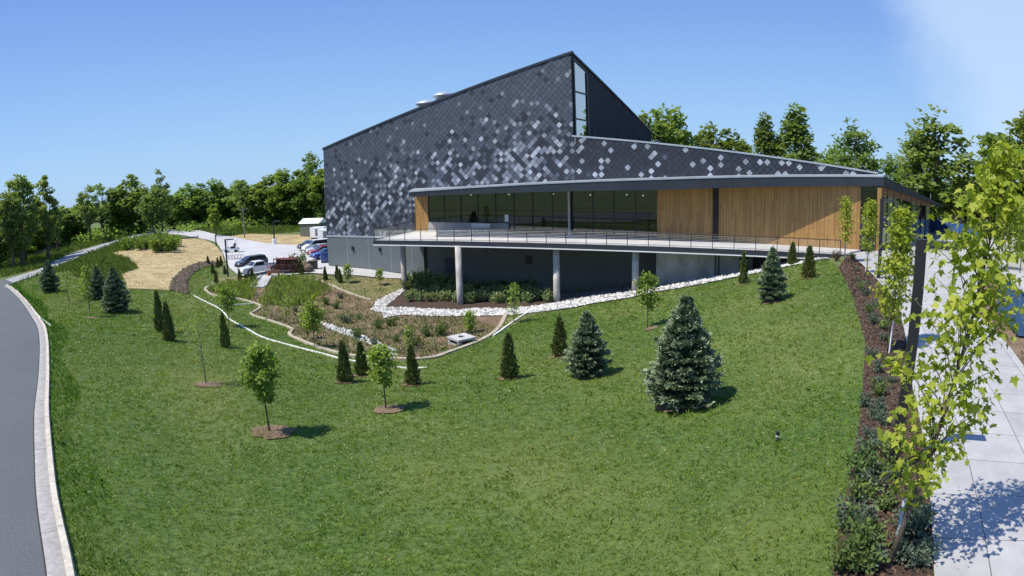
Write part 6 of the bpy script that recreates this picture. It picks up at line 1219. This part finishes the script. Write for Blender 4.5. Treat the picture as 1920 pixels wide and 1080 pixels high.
_dg = TANB[4:] + P((707, 565), (753, 543), (758, 530), (755, 523), (697, 522), (618, 517), (580, 514), (523, 521))
blades('dry_grass_blades', _dg, 5000, .16, .025, nmat('dry_blade', (.13, .13, .05), (.24, .21, .10), 1, .8, trans=.2), 'thin dry grass blades on the bank by the hall', 'grass', 6, rpow=1.0, rmin=50, rmax=75, lean=.5, az=(-30, -8))
_bd = WALK_L[:9] + BED_L[::-1][1:]
blades('bark_chips', _bd, 9000, .05, .018, nmat('bark_chip', (.05, .03, .02), (.19, .12, .08), 9, .95), 'loose bark chips in the path bed', 'bark chips', 7, rpow=1.2, rmin=7, rmax=48, lean=2.5, az=(20, 50), grow=.3, off=.06)
def stones(name, poly, count, s0, s1, mat, label, seed, lift=.12, spread=1.0):
    rs = np.random.RandomState(seed); xs = [p[0] for p in poly]; ys = [p[1] for p in poly]; x = rs.uniform(min(xs), max(xs), count * 30); y = rs.uniform(min(ys), max(ys), count * 30); ok = inpoly(x, y, poly); x = x[ok][:count]; y = y[ok][:count]; z = gz(x, y) + lift
    oc = np.array([(1, 0, 0), (-1, 0, 0), (0, 1, 0), (0, -1, 0), (0, 0, 1), (0, 0, -1)], float); fc = [(0, 2, 4), (2, 1, 4), (1, 3, 4), (3, 0, 4), (2, 0, 5), (1, 2, 5), (3, 1, 5), (0, 3, 5)]; V = []
    for i in range(len(x)):
        s = rs.uniform(s0, s1); a = rs.uniform(0, 6.28); q = oc * rs.uniform(.6, 1.25, (6, 1)) * s * [1, .8, .6]; c, sn = math.cos(a), math.sin(a); q = np.stack([q[:, 0] * c - q[:, 1] * sn, q[:, 0] * sn + q[:, 1] * c, q[:, 2]], 1) + [x[i], y[i], z[i]]
        for f in fc: V += [q[f[0]], q[f[1]], q[f[2]]]
    return tag(link(name, np_mesh(name, np.array(V), 3, mat)), label, 'stones', kind='stuff')
stones('white_stones', P((753, 543), (707, 565), (694, 583), (715, 588), (720, 599), (752, 592), (800, 595), (870, 595), (960, 593), (1040, 583), (1066, 580), (1118, 570), (1188, 559), (1240, 548), (1299, 538), (1372, 523), (1421, 514), (1500, 497), (1545, 485), (1500, 490), (1421, 507), (1377, 515), (1299, 528), (1242, 540), (1185, 549), (1118, 556), (1040, 571), (960, 580), (890, 580), (857, 583), (765, 579), (722, 577), (760, 545)), 2300, .07, .19, M['stone'], 'loose white stones in the gravel strip', 8)
stones('white_stones', RILL, 420, .06, .17, M['stone'], 'loose white stones in the narrow rill', 9)
stones('broken_stone', P((318, 545), (322, 527), (343, 506), (373, 494), (403, 492), (404, 499), (383, 501), (362, 513), (350, 530), (354, 553)), 700, .15, .4, M['riprap'], 'broken brown stone in the curved strip by the straw', 10)
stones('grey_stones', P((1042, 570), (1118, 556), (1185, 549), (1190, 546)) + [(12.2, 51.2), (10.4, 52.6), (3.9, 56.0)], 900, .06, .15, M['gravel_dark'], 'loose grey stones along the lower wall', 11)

blades('straw_strands', P((205, 476), (262, 466), (330, 470), (322, 458), (345, 446), (382, 450), (406, 462), (417, 476), (420, 492), (401, 494), (373, 496), (343, 507), (324, 528), (320, 546), (240, 542), (225, 515), (262, 504), (240, 487)), 14000, .16, .022, M['strand'], 'loose straw strands over the bare ground', 'straw', 14, rpow=1.0, rmin=60, rmax=140, lean=2.2, az=(-42, -20), off=.09)
blades('straw_strands', _hl[0], 5000, .18, .028, M['strand'], 'loose straw strands on the verge by the wood', 'straw', 15, rpow=1.0, rmin=90, rmax=140, lean=2.2, az=(-32, -14), off=.09)

blades('dry_blades', lawn, 14000, .05, .006, M['dryblade'], 'scattered pale dry blades and clippings on the lawn', 'dry grass', 16, rpow=1.1, rmin=7, rmax=70, lean=1.6, grow=.5, off=.05)
